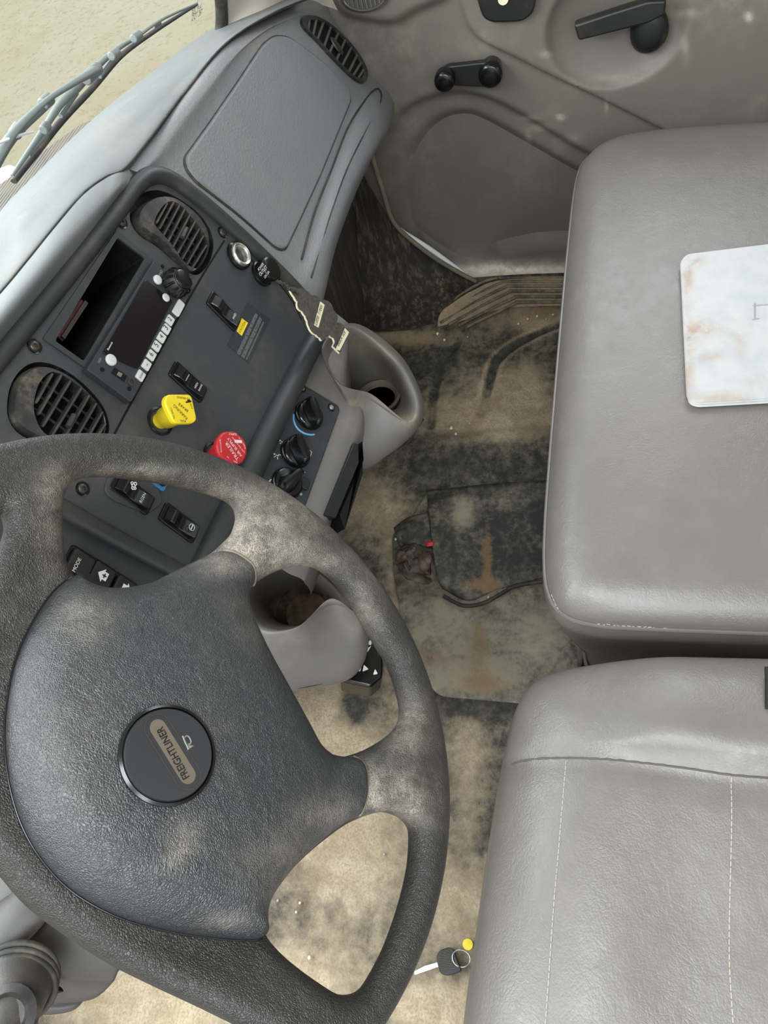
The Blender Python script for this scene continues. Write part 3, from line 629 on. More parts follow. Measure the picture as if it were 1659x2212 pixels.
# lips
V, F = tube([FP.hit3(x, y, .002) for x, y in lipl], .011, 14, smoothn=120); mk('fascia_lip', V, F, 'fascia_lip', dash)
V, F = tube([FP.hit3(x, y, .0) for x, y in [(672, 655), (684, 690), (676, 736), (645, 800), (604, 882), (554, 985), (505, 1090), (460, 1186), (430, 1250)]], [.010, .013, .017, .018, .019, .020, .020, .020], 16, smoothn=80); mk('lower_roll', V, F, 'fascia_lip', dash)
V, F = tube([FP.hit3(x, y, -.0004) for x, y in [(484, 520), (440, 590), (395, 668), (340, 768), (285, 866), (240, 950)]], .0014, 8, smoothn=40); mk('fascia_seam', V, F, 'void', dash)
V, F = tube([FP.hit3(x, y, -.0004) for x, y in [(505, 525), (540, 560), (590, 600), (630, 650), (650, 690)]], .0012, 8, smoothn=40); mk('fascia_seam', V, F, 'void', dash)
# vents in the fascia
def barrel_vent(outer, barrel, grille, slats, label, zoom=zp, knob=None):
    b = catmull(FP.hits(zoom(barrel), .004), 70, True); g = catmull(FP.hits(zoom(grille), .006), 60, True)
    v = MB(); c = b.mean(0)
    loops = [(c + (outer - outer.mean(0)) * .985, -.03), (b, -.002), (c + (b - c) * .97, .008), (g + (b.mean(0) - g.mean(0)) * 0, .010)]
    # wall of the recess, then the turned barrel body
    res = lambda L: L[np.round(np.linspace(0, len(L), 60, endpoint=False)).astype(int)]
    V = []; n = 60
    st = lambda L: np.array([L[np.argmin(np.hypot(*(L - L.mean(0)).T * 0 + np.abs((np.arctan2(*(L - L.mean(0)).T[::-1]) - a + np.pi) % (2 * np.pi) - np.pi)))] for a in np.linspace(-np.pi, np.pi, n, endpoint=False)])
    Ls = [(st(outer), 0.), (st(outer), -.022), (st(b), -.018), (st(b), .002), (st(c + (b - c) * .96), .007), (st(g), .008), (st(g), -.012)]
    for L, h in Ls: V += [FP.pt(x, y, h) for x, y in L]
    v.add(V, grid_faces(len(Ls), n, True)); v = v.build('air_vent', 'vent_black', dash, smooth=50, label=label)
    add_prism('duct', 'void', v, FP, g * .999 + g.mean(0) * .001, -.0125, -.011)
    for a, bb in slats:
        p, q = FP.hit3(*zoom([a])[0], .004), FP.hit3(*zoom([bb])[0], .004)
        d = nrm(q - p); s = np.cross(d, FP.n); w, h = .0013, .0048; V = []
        for e in (p, q):
            for sx, sy in ((-1, -1), (1, -1), (1, 1), (-1, 1)): V.append(e + s * w * sx + FP.n * h * sy)
        mk('slat', V, [(0, 1, 2, 3), (7, 6, 5, 4), (0, 4, 5, 1), (1, 5, 6, 2), (2, 6, 7, 3), (3, 7, 4, 0)], 'vent_slat', v, bevel=.0008)
    for off in (-.4, .0, .4):   # vanes behind the slats
        cc = g.mean(0); ext = (g - cc); ax = nrm(FP.hit(*zoom([slats[0][1]])[0]) - FP.hit(*zoom([slats[0][0]])[0])); perp = A(-ax[1], ax[0])
        ha = np.abs(ext @ ax).max(); hp = np.abs(ext @ perp).max()
        m = cc + ax * ha * off; L = hp * math.sqrt(1 - off * off) * .9
        V, F = tube([FP.pt(*(m - perp * L), -.005), FP.pt(*(m + perp * L), -.005)], .0016, 6); mk('vane', V, F, 'vent_slat', v)
    if knob:
        p, q = FP.hit3(*zoom([knob[0]])[0], .010), FP.hit3(*zoom([knob[1]])[0], .010); V, F = tube([p, q], .0035, 10, flat=.8); mk('tab', V, F, 'vent_slat', v)
barrel_vent(vent1_o, [(872, 210), (915, 125), (1000, 76), (1090, 76), (1180, 124), (1265, 198), (1322, 290), (1338, 400), (1305, 495), (1252, 548), (1190, 520), (1110, 440), (1020, 350), (925, 290)],
            [(982, 240), (1030, 145), (1085, 108), (1150, 132), (1240, 232), (1300, 312), (1320, 400), (1292, 480), (1232, 552), (1180, 515), (1100, 392), (1012, 290)],
            [((1060, 125), (990, 250)), ((1100, 118), (1010, 285)), ((1140, 132), (1035, 330)), ((1172, 160), (1065, 368)), ((1205, 196), (1095, 405)), ((1238, 240), (1125, 445)), ((1265, 285), (1155, 480)), ((1292, 330), (1185, 515)), ((1312, 390), (1215, 545))], 'round-cornered black vent at the top of the fascia', knob=((1192, 275), (1165, 335)))
barrel_vent(vent2_o, [(72, 1420), (95, 1300), (150, 1205), (230, 1160), (325, 1168), (440, 1222), (545, 1310), (630, 1410), (668, 1510), (660, 1600), (610, 1665), (530, 1690), (400, 1672), (250, 1620), (140, 1560), (85, 1500)],
            [(210, 1400), (245, 1270), (320, 1200), (400, 1222), (500, 1290), (580, 1362), (645, 1440), (672, 1540), (640, 1620), (540, 1660), (400, 1640), (280, 1590), (225, 1500)],
            [((325, 1212), (218, 1400)), ((382, 1222), (238, 1470)), ((440, 1258), (262, 1550)), ((510, 1304), (320, 1610)), ((560, 1352), (390, 1640)), ((605, 1402), (460, 1650)), ((645, 1455), (530, 1655)), ((665, 1530), (595, 1640))], 'round-cornered black vent at the left of the fascia', knob=((475, 1470), (435, 1545)))
# empty DIN slot: liner box
c = slot.mean(0); V, F = prism(FP, c + (slot - c) * 1.0, -.12, -.118); sp = mk('storage_slot', V, F, 'void', dash, label='empty dark radio slot')
V = [FP.pt(*p, 0) for p in slot] + [FP.pt(*p, -.12) for p in slot]; m = len(slot); mk('liner', V, [(i, (i + 1) % m, (i + 1) % m + m, i + m) for i in range(m)], 'void', sp)
so = zr([(740, 292), (968, 484), (552, 1184), (268, 985)], .002); add_prism('bezel', 'fascia_lip', sp, FP, so, -.001, .0025, holes=[slot], bevel=.0008)
q = FP.hits(zp([(520, 730), (560, 765), (400, 1000), (365, 960)]), -.03); add_prism('label_plate', 'maroon', sp, FP, q, -.032, -.030)
q = FP.hits(zp([(545, 735), (565, 755), (415, 985), (395, 965)]), -.027); add_prism('label_plate', 'screw_dark', sp, FP, q, -.029, -.027)
# screws
def screw(fr, px, py, parent, r=.0055, mat='screw_dark', n=.0):
    f = fr.at(px, py, n); V, F = lathe(f, [(r * 1.45, .0002), (r * 1.45, .0012), (r * 1.1, .0004)], 24, cap=False); s = mk('screw', V, F, 'gloss_black', parent)
    V, F = lathe(f, [(r, .0002), (r, .0018), (r * .8, .0028), (r * .42, .003), (r * .40, .0012), (.0003, .0012)], 20); mk('screw_head', V, F, mat, s)
for p in ((262, 480), (480, 502), (74, 748), (178, 1056)): screw(FP, *p, dash)
# chrome socket ring
f = FP.at(518, 551, .004); V, F = lathe(f, [(.0168, -.006), (.0168, .004), (.0150, .006), (.0120, .005), (.0112, .003), (.0110, -.03)], 40, cap=False); so = mk('power_socket', V, F, 'chrome', dash, label='open power socket with a chrome ring')
V, F = lathe(f, [(.0200, -.004), (.0200, .0), (.0172, .002)], 40, cap=False); mk('collar', V, F, 'gloss_black', so); V, F = lathe(f, [(.0111, -.012), (.0001, -.012)], 24, cap=False); mk('well', V, F, 'void', so)
# warning label
lb = FP.hits([(534, 652), (584, 690), (538, 786), (490, 746)]); wl = add_prism('warning_label', 'hvac_black', dash, FP, lb, 0, .0004, label='thin black warning label with yellow caution tab')
yl = FP.hits([(527, 685), (535, 690), (520, 727), (511, 721)]); add_prism('caution_tab', 'yellow', wl, FP, FP.hits(zp([(1545, 852), (1585, 882), (1545, 965), (1512, 935)])), .0004, .0008)
text('\u25B2CAUTION' if 0 else '!CAUTION', FP, zp([(1536, 950)])[0], zp([(1574, 880)])[0], 'black_print', wl, n=.001, hr=.15)
for k, (a, b, s) in enumerate([((1523, 1080), (1640, 825), 'PARKING BRAKE MAY NOT BE APPLIED AND TRANSMISSION'), ((1533, 1090), (1650, 832), 'MUST BE IN NEUTRAL BEFORE TRANSFER CASE'), ((1552, 1102), (1668, 850), 'DO NOT ENGAGE LOW RANGE OR AXLE ENGAGE'), ((1562, 1108), (1678, 858), 'OR DISENGAGE DURING WHEEL SPIN OR SPINOUT'), ((1580, 1120), (1690, 880), 'MAY CAUSE DAMAGE TO DRIVETRAIN COMPONENTS')]):
    text(s, FP, zp([a])[0], zp([b])[0], 'grey_print', wl, n=.0007)
# rocker switches
def rocker(px, py, parent=dash, fr=FP, hu=.0125, hv=.0275, label=None, marks=(), blue=False):
    c = fr.hit(px, py); b = add_prism('rocker_switch', 'gloss_black' if not blue else 'blue_ring', parent, fr, rect(*c, hu, hv, .004), -.002, .003, bevel=.0012, label=label)
    iu, iv = hu * .68, hv * .80; prof = [(-iv, .0045), (-iv * .55, .0085), (0, .0050), (iv * .5, .0065), (iv, .0095)]
    P = catmull([(a, h) for a, h in prof], 16); V = []
    for x in (-iu, -iu * .9, iu * .9, iu):
        for a, h in P: V.append(fr.pt(c[0] + x, c[1] + a, h - (.0008 if abs(x) > iu * .95 else 0)))
    k = len(V); V += [fr.pt(c[0] + x, c[1] + a, .001) for x in (-iu, iu) for a, h in (P[0], P[-1])]
    F = grid_faces(4, 16); m = 16
    F += [tuple(range(0, m)) + (k + 1, k), tuple(range(3 * m, 4 * m))[::-1] + (k + 2, k + 3), (0, m, 2 * m, 3 * m, k + 2, k), (m - 1, 2 * m - 1, 3 * m - 1, 4 * m - 1, k + 3, k + 1)]
    mk('rocker', V, F, 'knob_black', b, smooth=35)
    for s, off, w, hh in marks:
        n = .0068 if abs(off) < iv * .6 else .0092
        text(s, fr, (c[0] - w, c[1] + off), (c[0] + w, c[1] + off), 'white_print', b, n=n + .0004, uv=True)
    return b
rocker(482, 674, label='black rocker switch below the power socket', marks=[('DIFF', -.009, .0042, 0), ('4WD', .014, .0055, 0)])
rocker(405, 826, label='black low and high range rocker switch', marks=[('LO', -.010, .003, 0), ('RANGE', -.0055, .0055, 0), ('HIGH', .010, .0045, 0), ('RANGE', .0148, .0055, 0)])
pod = add_prism('switch_plate', 'fascia', dash, FP, rpoly(FP.hits([(236, 1022), (330, 1030), (352, 1085), (318, 1112), (240, 1080), (222, 1060)]), .008), -.001, .002, bevel=.001)
r3 = rocker(284, 1066, label='black rocker switch marked with a cloud symbol', marks=[('RGEN', .0125, .0065, 0)])
cc = FP.hit(278, 1052)
for a, b, r in ((0, 0, .0026), (.003, .001, .0022), (-.003, .0008, .0022), (.0012, -.0026, .002), (-.0018, .003, .0018)):
    V, F = lathe(Frame(FP.pt(cc[0] + a, cc[1] + b, .0088), FP.u, FP.v), [(r, 0), (r, .0005), (r * .55, .0005), (r * .55, 0)], 14, cap=False); mk('symbol', V, F, 'white_print', r3)
r4 = rocker(386, 1130, label='black rocker switch with a tyre symbol', marks=())
cc = FP.hit(402, 1142)
for rr, w in ((.0042, .0006),):
    V, F = lathe(Frame(FP.pt(cc[0], cc[1], .0105), FP.u, FP.v), [(rr, 0), (rr, .0005), (rr - w, .0005), (rr - w, 0)], 24, cap=False); mk('symbol', V, F, 'white_print', r4)
    V, F = prism(FP, rect(*cc, .003, .0006), .0105, .011); mk('symbol', V, F, 'white_print', r4)
rocker(322, 1016, label='blue framed rocker switch half hidden by the wheel rim', blue=True)
# lower left switch bank with square buttons
FQ = Frame(FP.hit3(250, 1180, -.012), FP.u, FP.v)
V, F = tube([FP.hit3(x, y, -.002) for x, y in [(-60, 1000), (60, 1062), (140, 1102), (230, 1152), (330, 1205), (420, 1252)]], .010, 12, smoothn=40); mk('fascia_ridge', V, F, 'fascia_lip', dash)
sb = add_prism('switch_bank', 'fascia', dash, FQ, FQ.hits([(-120, 980), (140, 1108), (420, 1262), (470, 1420), (100, 1600), (-300, 1500)]), -.02, 0, label='black button bank behind the wheel')
for px, py, s in ((169, 1219, 'MODE'), (214, 1245, 'up'), (262, 1275, 'dn'), (192, 1272, '')):
    c = FQ.hit(px, py); b = add_prism('button_frame', 'gloss_black', dash, FQ, rect(*c, .0155, .0165, .005), -.001, .0015, bevel=.001)
    bt = add_prism('button', 'black_plastic', b, FQ, rect(*c, .0125, .0135, .004), .001, .008, bevel=.0025)
    if s == 'MODE': text('MODE', FQ, (162, 1236), (176, 1208), 'white_print', b, n=.0085)
    if s in ('up', 'dn'):
        sg = 1 if s == 'up' else -1; a = [(-.0045, .005), (.0045, .005), (.0045, .0), (.0075, 0), (0, -.007), (-.0075, 0), (-.0045, 0)]
        V, F = prism(FQ, A(*sum(([c[0] + x, c[1] + y * sg] for x, y in a), [])).reshape(-1, 2), .008, .0085); mk('symbol', V, F, 'white_print', b)
        if s == 'up':
            V, F = prism(FQ, rect(c[0], c[1] + .001, .0026, .0006), .0085, .0088); mk('symbol', V, F, 'gloss_black', b); V, F = prism(FQ, rect(c[0], c[1] + .001, .0006, .0026), .0085, .0088); mk('symbol', V, F, 'gloss_black', b)

# ================================================================== radio
rq = FP.hits(zp([(985, 482), (1236, 662), (842, 1390), (556, 1178)]), .012); FR = FP
radio = thing('car_radio', FP.hit3(300, 720, 0), 'dusty black car radio with a dark screen, below the empty slot', 'radio')
body = rpoly(rq, .003); rd = add_prism('faceplate', 'hvac_black', radio, FP, body, .0006, .012, bevel=.0015)
d = FP.hits(zp([(930, 600), (1105, 742), (882, 1180), (652, 1075)]), .0125); add_prism('display', 'display', radio, FP, rpoly(d, .004), .011, .0132, bevel=.0006)
bp = [(902, 1218), (940, 1150), (972, 1088), (1005, 1030), (1036, 974), (1067, 920), (1090, 863)]
ang = math.atan2(*(FP.hit(*zp([bp[-1]])[0]) - FP.hit(*zp([bp[0]])[0]))[::-1])
for i, p in enumerate(bp):
    c = FP.hit(*zp([p])[0], .014); b = add_prism('preset_button', 'button_white', radio, FP, rect(*c, .0058, .0050, .0012, ang), .011, .0145, bevel=.0006, label='small white button')
    dd = A(math.cos(ang), math.sin(ang)) * .0045; pp = A(-math.sin(ang), math.cos(ang)) * .0012
    text(('SCAN', 'AS', '6', '5', '4', '3', '2')[i], FP, c - dd * (1 if i == 0 else .4) + pp, c + dd * (1 if i == 0 else .4) + pp, 'black_print', b, n=.0149, uv=True)
c = FP.hit(*zp([(1145, 785)])[0], .014); add_prism('preset_button', 'button_white', radio, FP, rect(*c, .0115, .0052, .002, ang), .011, .0145, bevel=.0006)
for p, r in (((708, 1120), .0066), ((1006, 607), .0058), ((1058, 722), .0052)):
    V, F = lathe(FP.at(*zp([p])[0], .012), dome(0, r, .003), 28); mk('round_button', V, F, 'button_white', radio, label='round white button')
f = FP.at(*zp([(1108, 638)])[0], .012); V, F = lathe(f, [(.0165, 0), (.0165, .010), (.0140, .017), (.0125, .019)], 40, cap=False); kn = mk('volume_knob', V, F, 'black_plastic', radio)
V, F = lathe(f, dome(.018, .0126, .004), 30); mk('cap', V, F, 'knob_black', kn)
for k in range(12):
    th = k * math.pi / 6; V, F = tube([f.pt(.0166 * math.cos(th), .0166 * math.sin(th), .002), f.pt(.0166 * math.cos(th), .0166 * math.sin(th), .011), f.pt(.0135 * math.cos(th), .0135 * math.sin(th), .018)], .0018, 6); mk('ridge', V, F, 'gloss_black', kn)
u_ = FP.hits(zp([(735, 1165), (815, 1222), (795, 1258), (712, 1200)]), .0125); ub = add_prism('usb_port', 'void', radio, FP, u_, .012, .0126); c = u_.mean(0); add_prism('tongue', 'steel', ub, FP, c + (u_ - c) * A(.6, .3), .0126, .0130)
V, F = lathe(FP.at(*zp([(840, 1258)])[0], .0125), [(.005, 0), (.005, .001), (.003, .001), (.003, -.004), (.0001, -.004)], 24, cap=False); mk('audio_jack', V, F, 'screw_dark', radio)
for p in ((655, 1180), (827, 1303), (1040, 520), (1195, 660)):
    V, F = lathe(FP.at(*zp([p])[0], .0121), [(.0026, 0), (.0026, .0004), (.0001, .0004)], 16, cap=False); mk('hole', V, F, 'void', radio)
text('Bluetooth', FP, zp([(694, 1058)])[0], zp([(722, 1008)])[0], 'white_print', radio, n=.0136)
text('DISP', FP, zp([(636, 1140)])[0], zp([(652, 1112)])[0], 'grey_print', radio, n=.0124); text('BAND', FP, zp([(1020, 590)])[0], zp([(1042, 552)])[0], 'grey_print', radio, n=.0124)
text('AUDIO', FP, zp([(1192, 705)])[0], zp([(1214, 668)])[0], 'grey_print', radio, n=.0124)

# ================================================================== brake knobs
def air_knob(base, poly, n, mat, label, cat, lines, r=.013, holer=.0175):
    b = FP.hit3(*base, 0); t = thing('air_brake_knob', b, label, cat, 'air brake knobs'); fb = Frame(b, FP.u, FP.v)
    V, F = lathe(fb, [(holer, .0006), (holer, .002), (holer * .85, .003), (holer * .8, .0005)], 32, cap=False); mk('collar', V, F, 'gloss_black', t)
    L = FP.hits(poly, n); c = L.mean(0); cb = fb.o - FP.o; e = FP.pt(c[0], c[1], n - .003)
    b = b + FP.n * .001; V, F = tube([b, b + (e - b) * .25, b + (e - b) * .3, e], [r * .75, r * .78, r, r * 1.1], 24); mk('stem', V, F, mat, t)
    pl = add_prism('knob_plate', mat, t, FP, rpoly(L, .006), n - .008, n, bevel=.0025)
    for s, p, q in lines: text(s, FP, p, q, 'black_print' if mat == 'yellow' else 'white_print', pl, n=n + .0003)
    # little truck symbol
    return t, pl, c
zz2 = lambda x, y: zp([(x, y)])[0]
t, pl, c = air_knob((345, 910), zp([(1068, 1338), (1226, 1338), (1262, 1500), (1238, 1524), (1116, 1526), (1052, 1390)]), .046, 'yellow', 'yellow square parking brake knob on the fascia above the steering wheel rim', 'brake knob',
    [('PARKING', zz2(1202, 1488), zz2(1116, 1400)), ('BRAKE', zz2(1206, 1440), zz2(1146, 1390)), ('PUSH', zz2(1236, 1430), zz2(1222, 1392)), ('TO RELEASE', zz2(1214, 1362), zz2(1132, 1350)), ('PULL', zz2(1188, 1502), zz2(1150, 1502)), ('TO APPLY', zz2(1122, 1494), zz2(1098, 1420))])
# make the yellow words follow the plate: lorry symbol
for sx, w, h in ((0, .007, .0016), (.002, .0035, .003)):
    q = FP.hit(*zz2(1206, 1386), .046); add_prism('symbol', 'black_print', pl, FP, rect(q[0] + sx * .6, q[1], w * .6, h * .6, 0, math.radians(40)), .046, .0463)
z3 = lambda L: [(400 + x * .33755, 450 + y * .33755) for x, y in L]; z31 = lambda x, y: z3([(x, y)])[0]
t, pl, c = air_knob((462, 984), z3([(246, 1428), (320, 1424), (386, 1480), (403, 1560), (372, 1632), (300, 1635), (216, 1580), (200, 1492)]), .040, 'red', 'red octagonal trailer air supply knob behind the steering wheel rim', 'brake knob',
    [('TRAILER', z31(345, 1602), z31(268, 1490)), ('AIR SUPPLY', z31(366, 1582), z31(278, 1462)), ('NOT FOR PARKING', z31(382, 1560), z31(304, 1462)), ('SUPPLY', z31(328, 1440), z31(278, 1436)), ('PUSH', z31(390, 1535), z31(374, 1500)), ('EVACUATE', z31(236, 1560), z31(228, 1480)), ('PULL', z31(334, 1622), z31(308, 1612)), ('TO', z31(282, 1592), z31(268, 1584)), ('TO', z31(356, 1474), z31(344, 1464))])
q = FP.hit(*z31(340, 1492), .040); add_prism('symbol', 'white_print', pl, FP, rect(q[0], q[1], .006, .0018, 0, math.radians(55)), .040, .0403)
# ================================================================== power outlet cap and air freshener
pb = FP.hit3(566, 594, 0); cap = thing('outlet_cap', pb, 'black round power outlet cap with white lettering beside the chrome socket', 'outlet cap')
V, F = lathe(FP.at(564, 592, 0), [(.0185, 0), (.0185, .004), (.0165, .005), (.0160, .018)] + dome(.018, .0178, .006), 36); mk('cap_body', V, F, 'gloss_black', cap)
text('POWER', FP, (560, 586), (571, 571), 'white_print', cap, n=.0262); text('OUTLET', FP, (563, 597), (578, 578), 'white_print', cap, n=.0262); text('12V-15A', FP, (573, 602), (583, 588), 'white_print', cap, n=.0262)
FT = Frame(FP.hit3(680, 690, .045), FP.u, FP.v)
tr = thing('air_freshener', FT.o, 'dark tree-shaped cardboard air freshener with cream edges hanging from the outlet cap', 'air freshener')
tl = z3([(660, 510), (692, 570), (712, 602), (715, 640), (742, 662), (762, 692), (775, 722), (786, 762), (802, 792), (832, 812), (856, 832), (868, 850), (890, 830), (915, 815), (940, 832), (950, 860), (938, 885), (984, 930), (1010, 870), (1045, 796), (1000, 748), (962, 734), (966, 690), (940, 652), (925, 612), (892, 592), (862, 592), (842, 572), (800, 560), (768, 530), (712, 518)])
L0 = FT.hits(tl); L = []
for i, (a, b) in enumerate(zip(L0, np.roll(L0, -1, 0))):   # scalloped outline
    dd = b - a; nv = A(-dd[1], dd[0]); k = 0 if i in (15, 16, 17, 18, 19) else .10
    s = np.sign((((a + b) / 2 - L0.mean(0)) @ nv)) 
    L += [a, a + dd * .3 + nv * s * k, a + dd * .7 + nv * s * k]
L = np.array(L); add_prism('edge_card', 'cream', tr, FT, L, -.0012, .0008); cc = L.mean(0)
sh = FT.hit(680, 690) - FT.hit(681.6, 689.4); add_prism('tree_card', 'tree_card', tr, FT, L - sh * 1.0, .0008, .0012, label='dark grey printed tree face')
la = add_prism('name_label', 'cream', tr, FT, FT.hits(z3([(820, 748), (848, 766), (888, 620), (860, 598)])), .0012, .0016); text('Little Trees', FT, z31(842, 752), z31(880, 626), 'black_print', la, n=.0020, hr=.17, shear=.2)
lb_ = add_prism('name_label', 'cream', tr, FT, FT.hits(z3([(958, 905), (985, 912), (1044, 796), (1018, 768)])), .0012, .0016); text('Black Ice', FT, z31(982, 884), z31(1028, 794), 'black_print', lb_, n=.0020, hr=.18)
V, F = tube([FP.hit3(583, 598, .012), FP.hit3(596, 606, .02), FP.hit3(612, 614, .03), FP.hit3(624, 624, .045), FT.hit3(640, 634)], .0022, 8, smoothn=30); mk('cord', V, F, 'rubber_seal', tr)
for k in range(9):
    p = catmull([FP.hit3(583, 598, .012), FP.hit3(596, 606, .02), FP.hit3(612, 614, .03), FP.hit3(624, 624, .045), FT.hit3(640, 634)], 9)[k]
    V, F = lathe(Frame(p - A(0, 0, .002), (1, 0, 0), (0, 1, 0)), [(.0004, 0), (.0036, .0015), (.0036, .003), (.0004, .0045)], 8); mk('knot', V, F, 'rubber_seal', tr)
# ================================================================== lower dash: heater panel, cup holders, drawer
low = thing('lower_console', (.1, .42, .5), 'grey plastic lower console around the heater controls, below the fascia', 'console')
H = lambda L, n=0: [FH.hit3(x, y, n) for x, y in L]
rows = [[FH.hit3(x, y, -.03) for x, y in [(692, 640), (665, 738), (612, 872), (556, 985), (480, 1130)]],
        [FH.hit3(x, y, -.004) for x, y in [(706, 660), (684, 752), (622, 885), (570, 990), (500, 1140)]],
        [FH.hit3(x, y, .0) for x, y in [(722, 674), (694, 768), (655, 885), (600, 1010), (530, 1160)]],
        [FH.hit3(x, y, .003) for x, y in [(738, 686), (706, 790), (738, 882), (668, 1082), (610, 1230)]],
        [FH.hit3(x, y, .003) for x, y in [(750, 696), (722, 816), (766, 885), (706, 1085), (650, 1250)]],
        [FH.hit3(x, y, -.006) for x, y in [(757, 703), (745, 842), (785, 905), (715, 1112), (660, 1262)]],
        [FH.hit3(x, y, -.05) for x, y in [(757, 712), (752, 855), (788, 945), (722, 1130), (668, 1272)]],
        [FH.hit3(x, y, -.08) for x, y in [(757, 730), (760, 880), (782, 975), (726, 1145), (672, 1285)]]]
V, F = net(rows, 50, 60)
mk('shell', V, F, 'lower_grey', low, smooth=60)
hp = thing('heater_panel', FH.hit3(660, 950, 0), 'dark heater control panel with black rotary knobs, right of the steering wheel', 'control panel')
zL = z3([(712, 1108), (978, 1268), (986, 1300), (772, 1890), (740, 1930), (450, 1740)])
add_prism('plate', 'hvac_black', hp, FH, rpoly(FH.hits(zL, .008), .004), .0055, .0082, bevel=.001)
gp = rpoly(FH.hits(zL, .007), .004); c = gp.mean(0); add_prism('plate_gap', 'rubber_seal', hp, FH, c + (gp - c) * 1.02, .0048, .0066)
F8 = Frame(FH.pt(0, 0, .0082), FH.u, FH.v)
for x, y in ((747, 1153), (935, 1275)): screw(F8, *z31(x, y), hp, r=.0045, mat='steel')
def hknob(cx, cy, a, b, lab):
    c = F8.at(*z31(cx, cy), 0); d = F8.hit(*z31(*b)) - F8.hit(*z31(*a)); th = math.atan2(d[1], d[0])
    V, F = lathe(c, [(.0235, 0), (.0235, .004), (.021, .008), (.019, .009), (.0003, .009)], 40); k = mk('rotary_knob', V, F, 'knob_black', hp, label=lab)
    fr = Frame(c.o, c.u * math.cos(th) + c.v * math.sin(th), -c.u * math.sin(th) + c.v * math.cos(th))
    V = []; xs = np.linspace(-.0225, .0225, 13)
    for x in xs:
        w = .0085 * math.sqrt(max(.05, 1 - (x / .0245) ** 2)) * (1.15 if x < 0 else 1.)
        for yy, h in ((-1.5, .006), (-1.1, .016), (-.75, .0235), (0, .025), (.75, .0235), (1.1, .016), (1.5, .006)): V.append(fr.pt(x, yy * w, h * (1 if abs(x) < .021 else .8)))
    F = grid_faces(13, 7) + [tuple(range(7)), tuple(range(84, 91))[::-1]]
    mk('grip', V, F, 'gloss_black', k, smooth=50)
    return k
hknob(788, 1328, (738, 1240), (800, 1420), 'rotary temperature knob'); hknob(702, 1568, (655, 1470), (715, 1660), 'rotary air direction knob'); hknob(648, 1762, (610, 1800), (690, 1720), 'rotary fan knob')
def arc(cx, cy, r, a0, a1, w, mat, n=.0003, k=24):
    c = F8.hit(*z31(cx, cy)); T = np.linspace(a0, a1, k); L = [(c[0] + math.cos(t) * (r + s), c[1] + math.sin(t) * (r + s)) for s, TT in ((w, T), (-w, T[::-1])) for t in TT]
    add_prism('scale_arc', mat, hp, F8, L, 0, n)
def arc_px(cx, cy, pts, w, mat):
    V, F = tube([F8.hit3(*z31(*p), .0004) for p in pts], w, 6, smoothn=24, flat=.4); mk('scale_arc', V, F, mat, hp)
arc_px(0, 0, [(693, 1318), (694, 1360), (718, 1410), (760, 1440), (800, 1450), (828, 1448)], .0016, 'blue_print')
arc_px(0, 0, [(700, 1300), (706, 1285), (714, 1270)], .0016, 'red_print'); arc_px(0, 0, [(862, 1318), (868, 1330)], .002, 'red_print')
arc_px(0, 0, [(668, 1684), (700, 1698), (730, 1696)], .0014, 'blue_print')
for cx, cy, m in ((622, 1496, 'white_print'), (586, 1582, 'white_print'), (650, 1670, 'blue_print'), (746, 1694, 'blue_print')):    # little seated-figure symbols
    q = F8.hit(*z31(cx, cy)); s = MB()
    for a, b, r in ((0, -.004, .0014),):
        V, F = lathe(Frame(F8.pt(q[0] + a, q[1] + b, 0), FH.u, FH.v), [(r, 0), (r, .0003), (.0001, .0003)], 10, cap=False); s.add(V, F)
    for p0, p1 in (((0, -.002), (0, .002)), ((0, .002), (.003, .002)), ((.003, .002), (.004, .005)), ((-.005, -.003), (-.002, -.001)), ((-.005, .003), (-.002, .002))):
        V, F = tube([F8.pt(q[0] + p0[0], q[1] + p0[1], .0003), F8.pt(q[0] + p1[0], q[1] + p1[1], .0003)], .0006, 5); s.add(V, F)
    s.build('symbol', m, hp)
q = F8.hit(*z31(790, 1565)); V, F = tube([F8.pt(q[0] + a, q[1] + b, .0004) for a, b in ((-.004, .004), (-.005, -.003), (.005, -.003), (.004, .004), (-.004, .004))], .0005, 5); mk('symbol', V, F, 'white_print', hp)
text('3', F8, z31(560, 1742), z31(548, 1730), 'white_print', hp, n=.0004)
c = F8.hit(*z31(752, 1762)); add_prism('push_button', 'black_plastic', hp, F8, rect(*c, .0085, .0085, .002), 0, .005, bevel=.001)
V, F = lathe(F8.at(*z31(739, 1829), 0), [(.0022, 0), (.0022, .0006), (.0001, .0006)], 16, cap=False); mk('indicator', V, F, 'grey_print', hp)
# ashtray drawer beside the heater panel
dr = add_prism('ashtray_drawer', 'black_plastic', low, FH, rpoly(FH.hits([(764, 955), (773, 962), (774, 1000), (724, 1120), (700, 1112)], .006), .003), -.02, .008, bevel=.002, label='black drawer front')
V = [FH.hit3(774, 960, .004), FH.hit3(776, 1010, .004), FH.hit3(722, 1122, .004), FH.hit3(724, 1150, -.03), FH.hit3(770, 1010, -.09), FH.hit3(772, 985, -.09)]
V, F = prism(FH, rpoly(FH.hits([(773, 958), (776, 1000), (724, 1118), (735, 1150), (774, 1030)], -.01), .003), -.09, .002); mk('drawer_side', V, F, 'gloss_black', dr, bevel=.002)
# ---- cup holders : closed loft through rings
def ring_loft(rings, n=64, sub=9):
    R = [catmull([Z(*p) for p in r], n, True) for r in rings]; k = sub * (len(R) - 1) + 1
    G = np.stack([catmull([r[j] for r in R], k) for j in range(n)], 1); return G.reshape(-1, 3), grid_faces(k, n, True)
